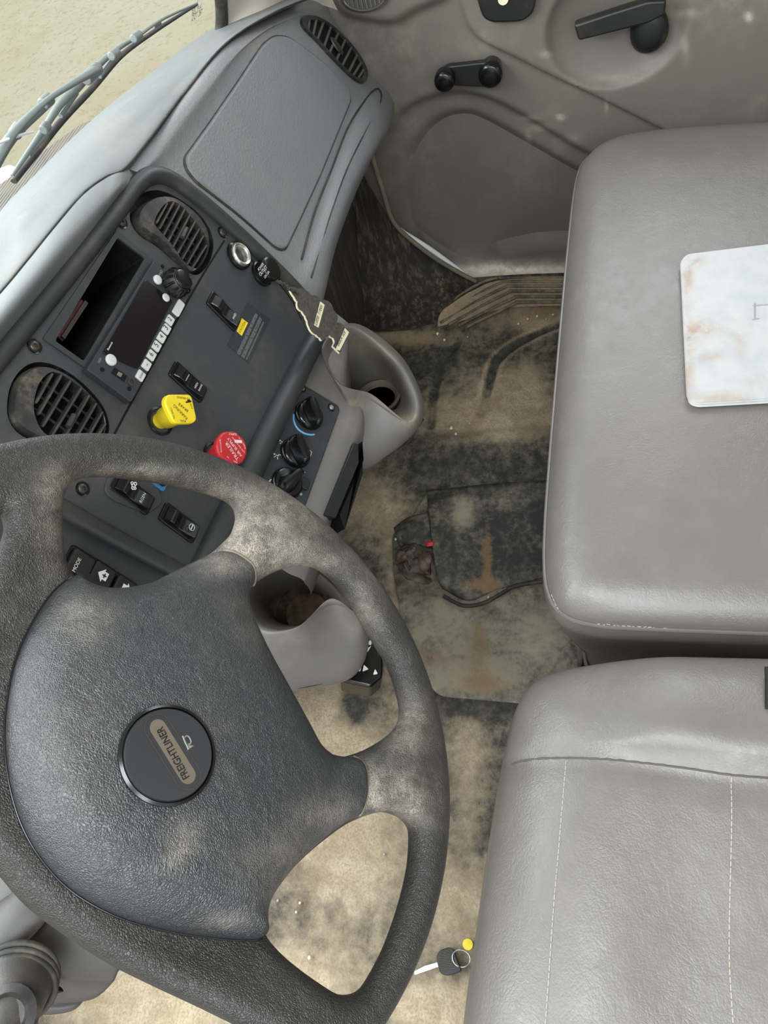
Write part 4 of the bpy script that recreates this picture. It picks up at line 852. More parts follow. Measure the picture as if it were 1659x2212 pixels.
#      dash-left    back...          far right             front                near wall             saddle
base = [(690, 800, .42), (745, 790, .40), (850, 830, .37), (890, 880, .37), (880, 935, .37), (838, 975, .37), (780, 1000, .38), (735, 930, .42)]
bulg = [(694, 756, .54), (768, 708, .50), (858, 764, .44), (904, 838, .425), (914, 902, .42), (872, 958, .41), (778, 1006, .42), (752, 900, .47)]
rimo = [(694, 748, .600), (757, 701, .555), (850, 764, .490), (893, 828, .466), (907, 886, .462), (880, 915, .458), (802, 862, .500), (738, 842, .560)]
rimi = [(702, 758, .596), (764, 716, .550), (840, 778, .486), (874, 832, .465), (887, 882, .460), (868, 908, .456), (798, 864, .498), (728, 822, .565)]
inn1 = [(726, 800, .50), (775, 770, .47), (828, 798, .43), (858, 835, .415), (868, 868, .41), (852, 886, .41), (803, 870, .45), (748, 846, .50)]
bot = [(752, 862, .37), (778, 838, .37), (818, 832, .37), (850, 846, .37), (860, 868, .37), (842, 888, .37), (800, 892, .37), (765, 884, .37)]
bot2 = [(790, 862, .368), (800, 858, .368), (812, 856, .368), (822, 858, .368), (826, 864, .368), (820, 870, .368), (806, 872, .368), (795, 868, .368)]
V, F = ring_loft([base, bulg, rimo, rimi, inn1, bot, bot2]); c1 = mk('cup_holder', V, F, 'cup_grey', low, label='cup holder bowl beside the heater panel', smooth=70, attrs={'dust': blobs(V, [(785, 745, 35, 20, .6), (880, 905, 25, 20, .9), (770, 876, 25, 14, .7), (845, 850, 30, 25, .6), (820, 760, 40, 20, .3)])})
fc = Frame(Z(818, 862, .385), (1, 0, 0), (0, 1, 0)); V, F = lathe(fc, [(.040, 0), (.042, .008), (.038, .010), (.033, .006), (.030, .0), (.0005, .0)], 48); mk('liner_ring', V, F, 'rust_brown', c1, label='rusty brown liner ring')
V, F = tube([Z(*p) for p in [(915, 905, .418), (878, 958, .408), (840, 985, .408), (778, 1009, .416)]], .0016, 6, smoothn=30); mk('mould_seam', V, F, 'rubber_seal', c1)
base = [(560, 1490, .28), (520, 1400, .28), (560, 1320, .28), (660, 1290, .28), (760, 1330, .28), (780, 1420, .28), (740, 1465, .28), (660, 1480, .28)]
bulg = [(575, 1482, .34), (505, 1380, .36), (548, 1270, .37), (655, 1212, .37), (775, 1290, .36), (797, 1380, .35), (765, 1448, .34), (670, 1480, .34)]
rimo = [(560, 1378, .44), (520, 1300, .45), (560, 1236, .45), (650, 1205, .45), (745, 1250, .44), (774, 1330, .43), (718, 1304, .44), (645, 1368, .44)]
rimi = [(573, 1345, .438), (538, 1290, .448), (568, 1240, .448), (650, 1214, .448), (738, 1256, .438), (762, 1318, .428), (715, 1308, .438), (640, 1356, .438)]
inn1 = [(590, 1338, .38), (562, 1295, .38), (585, 1262, .38), (655, 1246, .38), (725, 1275, .38), (742, 1318, .37), (715, 1335, .37), (645, 1352, .37)]
bot = [(610, 1348, .30), (592, 1318, .30), (612, 1292, .30), (662, 1280, .30), (715, 1300, .30), (728, 1330, .30), (700, 1355, .30), (650, 1362, .30)]
bot2 = [(650, 1328, .298), (645, 1322, .298), (650, 1318, .298), (660, 1316, .298), (670, 1318, .298), (674, 1324, .298), (668, 1330, .298), (658, 1332, .298)]
V, F = ring_loft([base, bulg, rimo, rimi, inn1, bot, bot2]); c2 = mk('cup_holder', V, F, 'cup_grey', low, label='cup holder bowl in the right gap of the steering wheel', smooth=70, attrs={'dust': blobs(V, [(650, 1375, 40, 15, .3)])})
fc = Frame(Z(662, 1322, .306), (1, 0, 0), (0, 1, 0)); V, F = lathe(fc, [(.046, 0), (.048, .012), (.044, .014), (.038, .006), (.034, .0)], 48, cap=False); mk('liner_ring', V, F, 'rubber_seal', c2)
V, F = lathe(fc, [(.038, .001), (.0005, .001)], 32, cap=False); mk('dirt', V, F, 'floor_rubber', c2, attrs={'dust': np.full(len(V), .3), 'rust': np.full(len(V), .4)})
V, F = tube([Z(*p) for p in [(798, 1372, .349), (766, 1440, .338), (730, 1464, .336), (670, 1482, .336), (600, 1490, .336)]], .0014, 6, smoothn=30); mk('mould_seam', V, F, 'rubber_seal', c2)
# switch pod under the cup holder
FS = Frame(Z(775, 1440, .30), (1, .1, 0), (-.1, 1, 0.25))
sp = thing('switch_pod', FS.o, 'black angular switch pod with white triangle keys under the near cup holder', 'switch pod')
add_prism('pod_body', 'gloss_black', sp, FS, rpoly(FS.hits([(735, 1470), (750, 1425), (785, 1370), (808, 1376), (828, 1425), (826, 1462), (800, 1484), (770, 1478)]), .006), -.05, .0, bevel=.006)
for tri in ([(792, 1392), (803, 1380), (802, 1394)], [(790, 1404), (802, 1396), (794, 1409)], [(768, 1446), (782, 1436), (778, 1451)], [(783, 1451), (786, 1437), (796, 1446)], [(806, 1458), (810, 1446), (816, 1456)]):
    add_prism('triangle_key', 'white_print', sp, FS, rpoly(FS.hits(tri), .0015), 0, .002, label='white triangle key')
# ================================================================== steering column and shroud
col = thing('steering_column', (-.60, .45, .5), 'grey plastic steering column shroud with a stalk at the lower left, below the wheel', 'steering column')
V, F = net([zz([(-200, 1780, .70), (0, 1820, .70), (100, 1860, .69), (240, 1900, .67), (330, 1960, .66)]), zz([(-220, 1900, .70), (-10, 1950, .70), (88, 1975, .69), (240, 2000, .665), (300, 2030, .65)]),
            zz([(-240, 2020, .68), (-30, 2060, .68), (48, 2085, .67), (228, 2105, .645), (262, 2090, .63)]), zz([(-250, 2070, .66), (-20, 2100, .655), (55, 2110, .65), (222, 2130, .62), (246, 2108, .60)]),
            zz([(-250, 2100, .62), (-10, 2150, .62), (80, 2165, .61), (196, 2160, .58), (226, 2120, .56)]), zz([(-250, 2100, .50), (-10, 2140, .50), (90, 2150, .50), (170, 2150, .50), (200, 2120, .48)])], 40, 50)
mk('shroud', V, F, 'shroud_grey', col, smooth=50)
V, F = tube(zz([(-40, 2095, .69), (10, 2010, .702), (60, 1960, .700), (100, 1890, .69)]), [.026, .024, .022, .02], 20, smoothn=20, flat=.5); mk('shroud_ridge', V, F, 'shroud_grey', col)
V, F = net([zz([(-100, 2150, .56), (60, 2160, .56), (150, 2158, .55), (190, 2140, .54)]), zz([(-100, 2175, .55), (60, 2190, .55), (150, 2185, .54), (188, 2155, .53)]), zz([(-100, 2180, .46), (60, 2190, .46), (140, 2180, .46), (180, 2150, .46)])], 16, 30); mk('lower_shroud', V, F, 'shroud_grey', col)
st = tube(zz([(40, 2098, .70), (30, 2130, .71), (22, 2165, .72), (5, 2230, .73), (-20, 2320, .74)]), [.030, .031, .027, .022, .020], 24, smoothn=30); sk = mk('stalk', *st, 'shroud_grey', col, label='grey stalk with ribbed boot')
for k, (a, b) in enumerate((((-10, 2098), (92, 2122)), ((-14, 2112), (90, 2138)), ((-16, 2126), (86, 2152)))):
    m = Z((a[0] + b[0]) / 2 - 4, (a[1] + b[1]) / 2, .708); ax = nrm(Z(30, 2130, .71) - Z(40, 2098, .70)); f = Frame(m, nrm(np.cross(ax, A(0, 0, 1))), np.cross(ax, nrm(np.cross(ax, A(0, 0, 1)))))
    V, F = tube([f.pt(.0315 * math.cos(t), .0315 * math.sin(t)) for t in np.linspace(0, 2 * math.pi, 30, endpoint=False)], .0028, 8, closed=True); mk('boot_rib', V, F, 'rubber_seal', sk)
V, F = lathe(Frame(Z(14, 2196, .745), (1, .2, 0), (-.1, 1, .3)), [(.022, -.01), (.022, 0), (.016, .002), (.012, -.004), (.0003, -.004)], 24); mk('end_button', V, F, 'black_plastic', sk)
V, F = prism(FO, rpoly([Z(*p, .662)[:2] for p in [(92, 2130), (100, 2128), (110, 2140), (90, 2146)]], .003), .640, .664); mk('slot', V, F, 'void', col)
# column tube behind the hub
V, F = tube([FW.pt(0, 0, -.03), FW.pt(0, 0, -.10), FW.pt(.0, -.0, -.26)], [.050, .055, .055], 28); mk('column_tube', V, F, 'black_plastic', col)

# ================================================================== steering wheel
zW = lambda L, s, ox, oy: [(x * s + ox, y * s + oy) for x, y in L]
h1 = zW([(430, 305), (500, 297), (590, 300), (700, 312), (850, 335), (1000, 365), (1130, 405), (1190, 440), (1210, 490), (1205, 540), (1180, 600), (1130, 655), (1070, 705), (960, 760), (850, 815), (760, 860), (680, 885), (590, 900), (520, 902), (470, 893), (430, 872), (390, 840), (360, 800), (335, 740), (322, 650), (316, 540), (320, 440), (345, 370), (385, 325)], .42194, 0, 900)
h2 = zW([(330, 480), (400, 487), (450, 515), (500, 560), (560, 640), (620, 740), (680, 840), (730, 920), (765, 1000), (790, 1080), (803, 1150), (795, 1210), (760, 1260), (700, 1310), (620, 1355), (550, 1380), (500, 1390), (450, 1383), (410, 1365), (370, 1330), (330, 1260), (280, 1170), (220, 1060), (150, 930), (90, 790), (66, 680), (75, 620), (110, 570), (180, 525), (250, 495)], .45811, 500, 1000)
h3 = zW([(800, 287), (860, 300), (920, 330), (955, 370), (966, 420), (960, 560), (940, 680), (905, 820), (860, 960), (810, 1090), (750, 1210), (690, 1310), (650, 1350), (600, 1373), (540, 1378), (480, 1360), (400, 1310), (300, 1240), (200, 1160), (130, 1090), (85, 1030), (68, 960), (66, 900), (85, 840), (130, 770), (220, 660), (330, 550), (450, 450), (560, 370), (640, 330), (720, 300)], .36166, 540, 1650)
RO, RI_ = .2303, .2011
def wbase_r(r): return -.024 * (1 - sstep(r, .115, .195))
def whit(p):
    n = 0.
    for _ in range(6): q = FW.hit(*p, n); n = wbase_r(np.hypot(*q))
    return q
emb = whit((367, 1627))
H1, H2, H3 = [catmull([whit(p) for p in h], 160, True) for h in (h1, h2, h3)]
edge4 = [whit(p) for p in [(4, 1112), (8, 1140), (0, 1172), (-22, 1230), (-60, 1340), (-95, 1500), (-105, 1640), (-80, 1770), (-30, 1862), (0, 1893), (60, 1960), (160, 2034), (240, 2085), (330, 2130), (420, 2172), (500, 2211), (560, 2240)]]
a0 = math.atan2(*edge4[-1][::-1]); a1 = math.atan2(*edge4[0][::-1])
def angseq(a, b, k, ccw):
    if ccw and b < a: b += 2 * math.pi
    if not ccw and b > a: b -= 2 * math.pi
    return np.linspace(a, b, k)
def cross_test(k):
    T = angseq(a0, a1, 40, k); return np.array([(RI_ * math.cos(t), RI_ * math.sin(t)) for t in T])
def area(L): return abs((L[:, 0] * np.roll(L[:, 1], -1) - L[:, 1] * np.roll(L[:, 0], -1)).sum()) / 2
cands = [cross_test(k) for k in (True, False)]
tgt = FW.hit(-150, 1950)
arcp = min(cands, key=lambda L: np.min(np.hypot(*(L - tgt / np.linalg.norm(tgt) * RI_).T)))
H4 = rpoly(np.concatenate([catmull(edge4, 90), arcp[2:-2]]), .012, 6)
out = np.array([(RO * math.cos(t), RO * math.sin(t)) for t in np.linspace(0, 2 * math.pi, 420, endpoint=False)])
LW = [densify(l, .003) for l in (out, H1, H2, H3, H4)]
def prof(d, r): t = np.clip(d / r, 0, 1); return r * np.sqrt(1 - (1 - t) ** 2)
def body_top(P, d): return wbase_r(np.hypot(P[:, 0], P[:, 1])) + prof(d, .0140)
def body_bot(P, d): return wbase_r(np.hypot(P[:, 0], P[:, 1])) - prof(d, .0140)
sw = thing('steering_wheel', FW.pt(0, 0, 0), 'black leather-grained four-spoke steering wheel with a dusty rim, nearest the camera', 'steering wheel')
V, F, uv = shell(FW, LW, body_top, body_bot, .003, (.0008, .0022, .0045, .0075, .0105, .0142), .005)
wd = [(590, 1130, 95, 85, .75), (520, 1180, 60, 45, .9), (430, 1070, 90, 30, .35), (150, 1050, 60, 40, .4), (110, 1130, 40, 90, .35), (870, 1720, 60, 60, .65), (790, 1710, 40, 50, .75), (640, 1215, 100, 30, .45), (620, 1890, 120, 60, .2), (790, 1310, 40, 110, .3), (880, 1570, 45, 60, .6), (310, 1020, 120, 16, .4)]
mk('rim', V, F, 'wheel_leather', sw, smooth=75, attrs={'dust': np.clip(blobs(V, wd), 0, 1)}, label='rim and spokes in worn black leather grain')
# horn pad
padpx = [(142, 1264), (100, 1300), (55, 1368), (20, 1450), (0, 1560), (0, 1650), (14, 1735), (40, 1808), (80, 1872), (140, 1933), (230, 1984), (330, 2014), (440, 2031), (520, 2036), (553, 2026), (560, 2010)]
pad_s1 = [(765, 1768), (772, 1710), (768, 1668), (752, 1640)]; pad_s2 = [(546, 1275), (540, 1258), (528, 1236), (500, 1215), (468, 1203)]
def near_idx(Hh, p): return int(np.argmin(np.hypot(*(Hh - whit(p)).T)))
def arc_of(Hh, p, q, via):
    i, j, k = near_idx(Hh, p), near_idx(Hh, q), near_idx(Hh, via); n = len(Hh)
    f = [(i + t) % n for t in range((j - i) % n + 1)]; b = [(i - t) % n for t in range((i - j) % n + 1)]
    L = f if k in f else b; return [Hh[t] for t in L]
def away(L, c, d): 
    L = np.array(L); v = L - c; return L + v / np.linalg.norm(v, axis=1)[:, None] * d
arc3 = away(arc_of(H3, (562, 2005), (760, 1770), (660, 1850)), H3.mean(0), .0025); arc2 = away(arc_of(H2, (690, 1640), (545, 1285), (600, 1500)), H2.mean(0), .0025); arc1 = away(arc_of(H1, (462, 1208), (150, 1262), (330, 1260)), H1.mean(0), .0025)
PAD = np.concatenate([catmull([whit(p) for p in padpx], 80), arc3, catmull([whit(p) for p in pad_s1], 14), arc2, catmull([whit(p) for p in pad_s2], 16), arc1])
PAD = rpoly(densify(PAD, .003)[::2], .004, 3)
def pad_top(P, d):
    db = dist_segs(P, LW); ins = inside(P, LW); db = np.where(ins, db, 0); r = np.hypot(*(P - emb).T)
    return body_top(P, db) + .0026 * np.sqrt(np.clip(d / .003, 0, 1)) - .0008 + .034 * np.clip(1 - (r / .185) ** 2, 0, 1) * prof(d, .030) / .030
for _ in range(4):
    emb = FW.hit(367, 1627, float(pad_top(np.array([emb]), np.array([.05]))[0]) + .003)
def pad_bot(P, d): db = np.where(inside(P, LW), dist_segs(P, LW), 0); return body_top(P, db) - .004
V, F, uv = shell(FW, [PAD], pad_top, pad_bot, .003, (.0008, .002, .004, .008), .005)
pd = [(700, 1760, 60, 40, .5), (620, 1850, 90, 50, .35), (480, 1220, 60, 25, .7), (180, 1330, 60, 50, .45), (560, 1330, 60, 60, .2), (400, 1800, 30, 40, .5), (380, 1850, 20, 30, .4), (480, 1990, 60, 15, .35), (600, 1930, 40, 40, .3), (150, 1600, 120, 200, .12)]
mk('horn_pad', V, F, 'wheel_pad', sw, smooth=75, attrs={'dust': np.clip(blobs(V, pd), 0, 1)}, label='large soft horn pad')
def seam_tube(px, mat, r=.0011, lift=.0008):
    q = catmull([whit(p) for p in px], 120); db = np.where(inside(q, LW), dist_segs(q, LW), 0); z = body_top(q, db) + lift
    V, F = tube([FW.pt(a, b, c) for (a, b), c in zip(q, z)], r, 8); mk('pad_seam', V, F, mat, sw)
seam_tube(padpx[:-1], 'gloss_black', .0009, .0004); seam_tube([(750, 1642), (766, 1668), (770, 1710), (764, 1766)], 'seal_dusty', .0012); seam_tube([(470, 1203), (500, 1216), (527, 1237), (543, 1268)], 'seal_dusty', .0012)
# emblem disc
eh = float(pad_top(np.array([emb]), np.array([.05]))[0]); FE = Frame(FW.pt(emb[0], emb[1], eh), FW.u, FW.v)
er = np.linalg.norm(FE.hit(468, 1625) - FE.hit(264, 1628)) / 2
V, F = lathe(FE, [(er * 1.02, -.006), (er * 1.02, .0012), (er * .96, .0022), (er * .95, -.0005), (er * .93, -.001)], 72, cap=False); em = mk('emblem_ring', V, F, 'gloss_black', sw)
V, F = lathe(FE, [(er * .94, -.004), (er * .94, .0010), (er * .91, .0026), (er * .80, .0030), (.0005, .0030)], 72); ed = mk('emblem', V, F, 'emblem_black', sw, label='round black emblem badge')
ezp = lambda L: [(200 + x * .20494, 1480 + y * .20494) for x, y in L]
def stadium(px, off, n0, n1, mat, name):
    a, b = FE.hit(*ezp([px[0]])[0], .003), FE.hit(*ezp([px[1]])[0], .003); d = nrm(b - a); s = A(-d[1], d[0]); L = []
    for c, sg in ((b, 1), (a, -1)):
        for t in np.linspace(-math.pi / 2, math.pi / 2, 16): L.append(c + (d * math.cos(t) * sg + s * math.sin(t) * sg) * off)
    return np.array(L)
pa, pb_ = (690, 450), (1000, 950)
so_, si_ = stadium((pa, pb_), .0085, 0, 0, 0, 0), stadium((pa, pb_), .0081, 0, 0, 0, 0)
add_prism('outline', 'screw_dark', ed, FE, so_, .003, .0034, holes=[si_]); add_prism('script_plate', 'rust_brown', ed, FE, stadium((pa, pb_), .0052, 0, 0, 0, 0), .003, .0033)
text('FREIGHTLINER', FE, ezp([(1022, 962)])[0], ezp([(735, 430)])[0], 'gloss_black', ed, n=.0036, hr=.135, bold=.01)
V, F = tube([FE.hit3(*q, .0032) for q in ezp([(950, 535), (975, 600), (1000, 650), (1010, 680)])], .0006, 6, smoothn=16); mk('symbol', V, F, 'cup_grey', ed)
V, F = tube([FE.hit3(*q, .0032) for q in ezp([(962, 560), (990, 535), (1018, 548), (1036, 590), (1030, 618), (1005, 622)])], .0005, 6, smoothn=20); mk('symbol', V, F, 'cup_grey', ed)
add_prism('symbol', 'cup_grey', ed, FE, FE.hits(ezp([(1002, 632), (1066, 640), (992, 692)]), .003), .003, .0034)
# ================================================================== seats
FZ = Frame((0, 0, 0), (1, 0, 0), (0, 1, 0))
def cushion(name, L, zt, top, mat, parent, r=.05, skirt=((-.02, .004), (-.07, .012), (-.16, .035)), label=None):
    """rounded top over outline L plus tapering sides"""
    L = densify(L, .008); P, d, T, bl = fill([L], .008, (.002, .006, .013, .022, .034), .014)
    rz = min(r, .060); h = zt - rz * .75 + rz * .75 * np.sqrt(1 - (1 - np.clip(d / r, 0, 1)) ** 2) + top(P, d)
    V = [A(p[0], p[1], z) for p, z in zip(P, h)]; F = [tuple(t) for t in T]; b = bl[0]; c = P.mean(0); prev = b; bp = P[b]
    t = np.roll(bp, -1, 0) - np.roll(bp, 1, 0); nv = np.stack([t[:, 1], -t[:, 0]], 1); nv /= np.linalg.norm(nv, axis=1)[:, None]
    if ((bp + nv * .01 - c) ** 2).sum() < ((bp - c) ** 2).sum(): nv = -nv
    for dz, ins in skirt:
        k = len(V); q = bp - nv * ins; V += [A(x, y, zt - rz * .75 + dz) for x, y in q]; n = len(b)
        F += [(prev[i], prev[(i + 1) % n], k + (i + 1) % n, k + i) for i in range(n)]; prev = list(range(k, k + n))
    F.append(tuple(prev)); surf = lambda p: zt
    return mk(name, V, F, mat, parent, smooth=75, label=label), (P, h)
def surf_z(PH, q):
    P, h = PH; d = ((P - q) ** 2).sum(1); i = np.argsort(d)[:4]; w = 1 / (d[i] + 1e-7); return float((h[i] * w).sum() / w.sum())
def stitches(name, pts, PH, parent, gap=.0062, ln=.0046, r=.00055, lift=.0005, mat='stitch'):
    P = catmull(pts, 400); s = np.r_[0, np.cumsum(np.linalg.norm(np.diff(P, axis=0), axis=1))]; m = MB()
    for a in np.arange(0, s[-1] - ln, gap):
        e = [A(np.interp(t, s, P[:, 0]), np.interp(t, s, P[:, 1]), 0) for t in (a, a + ln)]
        e = [A(q[0], q[1], surf_z(PH, q[:2]) + lift) for q in e]; V, F = tube(e, r, 5); m.add(V, F)
    return m.build(name, mat, parent, smooth=60)
def groove_line(name, pts, PH, parent, r=.0022, mat='rubber_seal', lift=-.0008, smoothn=80):
    P = catmull(pts, smoothn); V, F = tube([A(q[0], q[1], surf_z(PH, q[:2]) + lift) for q in P], r, 8); return mk(name, V, F, mat, parent)
# passenger bench
ZB = .50
bs = thing('passenger_seat', Z(1500, 800, .2), 'wide grey vinyl passenger bench cushion with a stained booklet lying on it', 'seat')
bl = [Z(x, y, ZB - .012)[:2] for x, y in [(1174, 1190), (1178, 1250), (1196, 1296), (1234, 1322), (1300, 1336), (1400, 1341), (1659, 1350), (1900, 1358), (2050, 1360)]]
bl += [Z(x, y, ZB - .012)[:2] for x, y in [(2050, 232), (1900, 240), (1659, 252), (1500, 262), (1400, 271), (1330, 283), (1284, 303), (1256, 330), (1244, 368), (1236, 425), (1222, 560), (1206, 740), (1190, 930), (1177, 1100)]]
BL = rpoly(np.array(bl), .035, 4)
crown = lambda P, d: .012 * sstep(d, .0, .20)
cb, PHB = cushion('cushion', BL, ZB, crown, 'seat_vinyl', bs, .060, skirt=((-.012, -.003), (-.03, .0), (-.10, .018), (-.20, .050), (-.28, .060)))
stitches('stitching', [Z(*p, ZB - .010)[:2] for p in [(1190, 1268), (1206, 1298), (1240, 1321), (1310, 1332), (1420, 1338), (1560, 1345), (1680, 1349)]], PHB, bs, lift=.0035)
V, F = tube([A(*p, ZB - .036) for p in densify(BL, .01)], .0026, 6, closed=True); mk('piping', V, F, 'seat_vinyl', bs)
o = mk('seat_base', *prism(FZ, rpoly([(-.04, -.02), (.78, -.10), (.80, -.60), (-.06, -.60)], .03), .0, .24), 'rubber_seal', bs, smooth=30, bevel=.01)
# driver seat
ds = thing('driver_seat', Z(1450, 1950, .2), 'grey vinyl driver seat cushion with pale stitching in the lower right corner', 'seat')
dl = [Z(x, y, ZB - .012)[:2] for x, y in [(2050, 1432), (1900, 1422), (1659, 1415), (1500, 1412), (1400, 1412), (1300, 1417), (1225, 1428), (1165, 1447), (1128, 1478), (1107, 1525), (1094, 1585), (1078, 1655), (1058, 1780), (1042, 1880), (1022, 2030), (1008, 2120), (996, 2212), (985, 2330)]]
dl += [A(-.80, .09), A(-.82, .02), A(-.82, -.50), A(-.60, -.52)]
DL = rpoly(np.array(dl), .035, 4)
sm = catmull([Z(*p, ZB)[:2] for p in [(1040, 1632), (1085, 1635), (1220, 1639), (1300, 1645), (1390, 1655), (1480, 1668), (1570, 1683), (1659, 1690), (1850, 1700), (2100, 1710)]], 120)
def dtop(P, d):
    xs = np.interp(-P[:, 1], -sm[:, 1], sm[:, 0]); t = P[:, 0] - xs     # t>0: outer bolster
    w = sstep(-P[:, 1], .0, .12)
    h = .020 * sstep(t, -.004, .03) * (1 - sstep(t, .10, .22)) * w + .004 * sstep(t, -.002, .004)
    h += .006 * (1 - np.exp(-(t / .01) ** 2)) - .006
    return h + .016 * sstep(d, 0, .14) - .010 * w * (1 - sstep(np.abs(t + .22), .05, .22))
cd, PHD = cushion('cushion', DL, ZB, dtop, 'seat_vinyl', ds, .095, skirt=((-.012, -.003), (-.03, .0), (-.10, .012), (-.20, .040), (-.28, .05)))
groove_line('seam', [Z(*p, ZB)[:2] for p in [(1082, 1637), (1140, 1635), (1220, 1639), (1300, 1645), (1390, 1655), (1480, 1668), (1570, 1683), (1659, 1690), (1760, 1696)]], PHD, ds, .0011, 'seam_grey', .0002)
stitches('stitching', [Z(*p, ZB)[:2] for p in [(1223, 1645), (1214, 1750), (1206, 1850), (1197, 1950), (1188, 2080), (1179, 2212), (1174, 2300)]], PHD, ds)
stitches('stitching', [Z(*p, ZB)[:2] for p in [(1574, 1688), (1575, 1800), (1573, 1950), (1573, 2080), (1581, 2212), (1586, 2300)]], PHD, ds)
mk('seat_base', *prism(FZ, rpoly([(-.28, .0), (-.76, .02), (-.78, -.45), (-.28, -.45)], .03), .0, .24), 'rubber_seal', ds, smooth=30, bevel=.01)
# belt stub at the right edge of the picture
bk = thing('seat_belt', Z(1665, 1490, .53), 'dark woven seat belt end at the right edge of the driver seat', 'seat belt')
V, F = net([[Z(1651, 1440, .525), Z(1652, 1480, .535), Z(1652, 1530, .535)], [Z(1700, 1440, .535), Z(1702, 1480, .545), Z(1702, 1530, .545)], [Z(1760, 1442, .53), Z(1762, 1480, .54), Z(1762, 1530, .54)]], 10, 12); w = mk('webbing', V, F, 'rubber_seal', bk); w.modifiers.new('s', 'SOLIDIFY').thickness = .004
# booklet on the bench
bkz = .5165
bo = thing('booklet', Z(1600, 700, bkz), 'white booklet with brown stains lying on the passenger bench', 'booklet')
bpx = [(1468, 572), (1480, 556), (1659, 534), (1820, 515), (1850, 860), (1659, 866), (1500, 875), (1482, 866)]
for k, (dx, dy) in enumerate(((4, 5), (2, 2), (0, 0))):
    L = rpoly([Z(x + dx, y + dy, bkz)[:2] for x, y in bpx], .008); 
    V, F, uv = shell(FZ, [L], lambda P, d: bkz + .0025 * k + .0021 * np.clip(d / .0015, 0, 1), lambda P, d: bkz + .0025 * k + 0 * d, .006, (.0015, .006), .012)
    mk('cover' if k == 2 else 'page', V, F, 'stained_paper', bo, attrs={'dust': np.clip(blobs(V, [(1484, 600, 10, 60, .8), (1500, 565, 24, 12, .8), (1504, 725, 18, 26, 1.1), (1545, 710, 45, 14, .6), (1605, 725, 12, 40, .6), (1530, 770, 30, 10, .5), (1560, 860, 90, 8, .5), (1486, 780, 8, 90, .6), (1640, 830, 30, 20, .4)]), 0, 1)})
fb = Frame(A(0, 0, bkz + .0075), (1, 0, 0), (0, 1, 0))
for a, b in (((1625, 660), (1659, 658)), ((1625, 690), (1640, 688)), ((1630, 655), (1630, 690))):
    V, F = tube([fb.hit3(*a), fb.hit3(*b)], .0009, 5); mk('print_line', V, F, 'grey_print', bo)
# ================================================================== ignition key on the floor
kz = .020
ky = thing('ignition_key', Z(968, 2076, 0.008), 'black-headed key with a ring lying on the floor beside the driver seat', 'key')
FK = Frame(A(0, 0, kz), (1, 0, 0), (0, 1, 0)); kp = lambda L: [(540 + x * .36166, 1650 + y * .36166) for x, y in L]
kh = add_prism('key_head', 'black_plastic', ky, FK, rpoly(FK.hits(kp([(1118, 1140), (1140, 1112), (1195, 1095), (1222, 1110), (1240, 1180), (1260, 1215), (1262, 1240), (1180, 1268), (1140, 1255), (1122, 1200)])), .005), -.005, .004, bevel=.002)
for a0_, a1_ in (((1130, 1122), (1192, 1112)), ((1128, 1160), (1208, 1152)), ((1130, 1200), (1216, 1192))):
    for k in range(4):
        o = A(3 * 0, 9 * k) ; V, F = tube([FK.hit3(*kp([(a0_[0] + 1 * k, a0_[1] + 9 * k)])[0], .0042), FK.hit3(*kp([(a1_[0] + 2 * k, a1_[1] + 9 * k)])[0], .0042)], .0008, 6); mk('grip_rib', V, F, 'screw_dark', kh)
add_prism('blade', 'chrome', ky, FK, FK.hits(kp([(1120, 1184), (1128, 1212), (1030, 1246), (985, 1262), (980, 1240), (1040, 1206)])), -.002, .001, bevel=.0005)
c = FK.hit3(*kp([(1262, 1162)])[0], .002); V, F = tube([c + A(.0115 * math.cos(t), .0135 * math.sin(t), .004 * math.sin(t)) for t in np.linspace(0, 2 * math.pi, 36, endpoint=False)], .0012, 8, closed=True); mk('key_ring', V, F, 'chrome', ky)
V, F = lathe(Frame(FK.hit3(*kp([(1302, 1080)])[0], -.006), (1, 0, 0), (0, 1, 0)), [(.008, 0), (.008, .004), (.0005, .005)], 20); mk('key_tag', V, F, 'yellow', ky)
# ================================================================== crumpled gloves on the mat
def crumple(name, cx, cy, rx, ry, z0, h, mat, seed, rot=0., parent=None, n=46):
    r = np.random.default_rng(seed); ph = r.uniform(0, 6.28, 12); k = r.uniform(-1, 1, (12, 2)); V = []
    for i in range(n):
        for j in range(n):
            a, b = i / (n - 1) * 2 - 1, j / (n - 1) * 2 - 1; s = 0
            for q in range(12): s += abs(math.sin((k[q] @ A(a, b)) * 4.2 + ph[q])) ** .7 * (.5 if q < 6 else .25)
            d = math.hypot(a, b); m = max(abs(a), abs(b)); a2, b2 = (a * m / d, b * m / d) if d else (0, 0)
            wx = .22 * math.sin(3.1 * b + ph[0]) + .1 * math.sin(9 * a + ph[1]); wy = .22 * math.sin(3.7 * a + ph[2]) + .1 * math.sin(8 * b + ph[3]); q_ = Z(cx + (a2 + wx * .5) * rx, cy + (b2 + wy * .5) * ry, z0)
            V.append(A(q_[0], q_[1], z0 + h * (s / 3.2) * (1 - .75 * m ** 3)))
    o = mk(name, V, grid_faces(n, n), mat, parent, smooth=38); o.modifiers.new('s', 'SOLIDIFY').thickness = .0022; return o
rg = thing('crumpled_glove', Z(905, 1215, .014), 'crumpled dark brown work glove with a red tag on the rubber mat', 'glove')
crumple('glove_body', 896, 1222, 38, 36, .018, .050, 'rag_brown', 5, parent=rg)
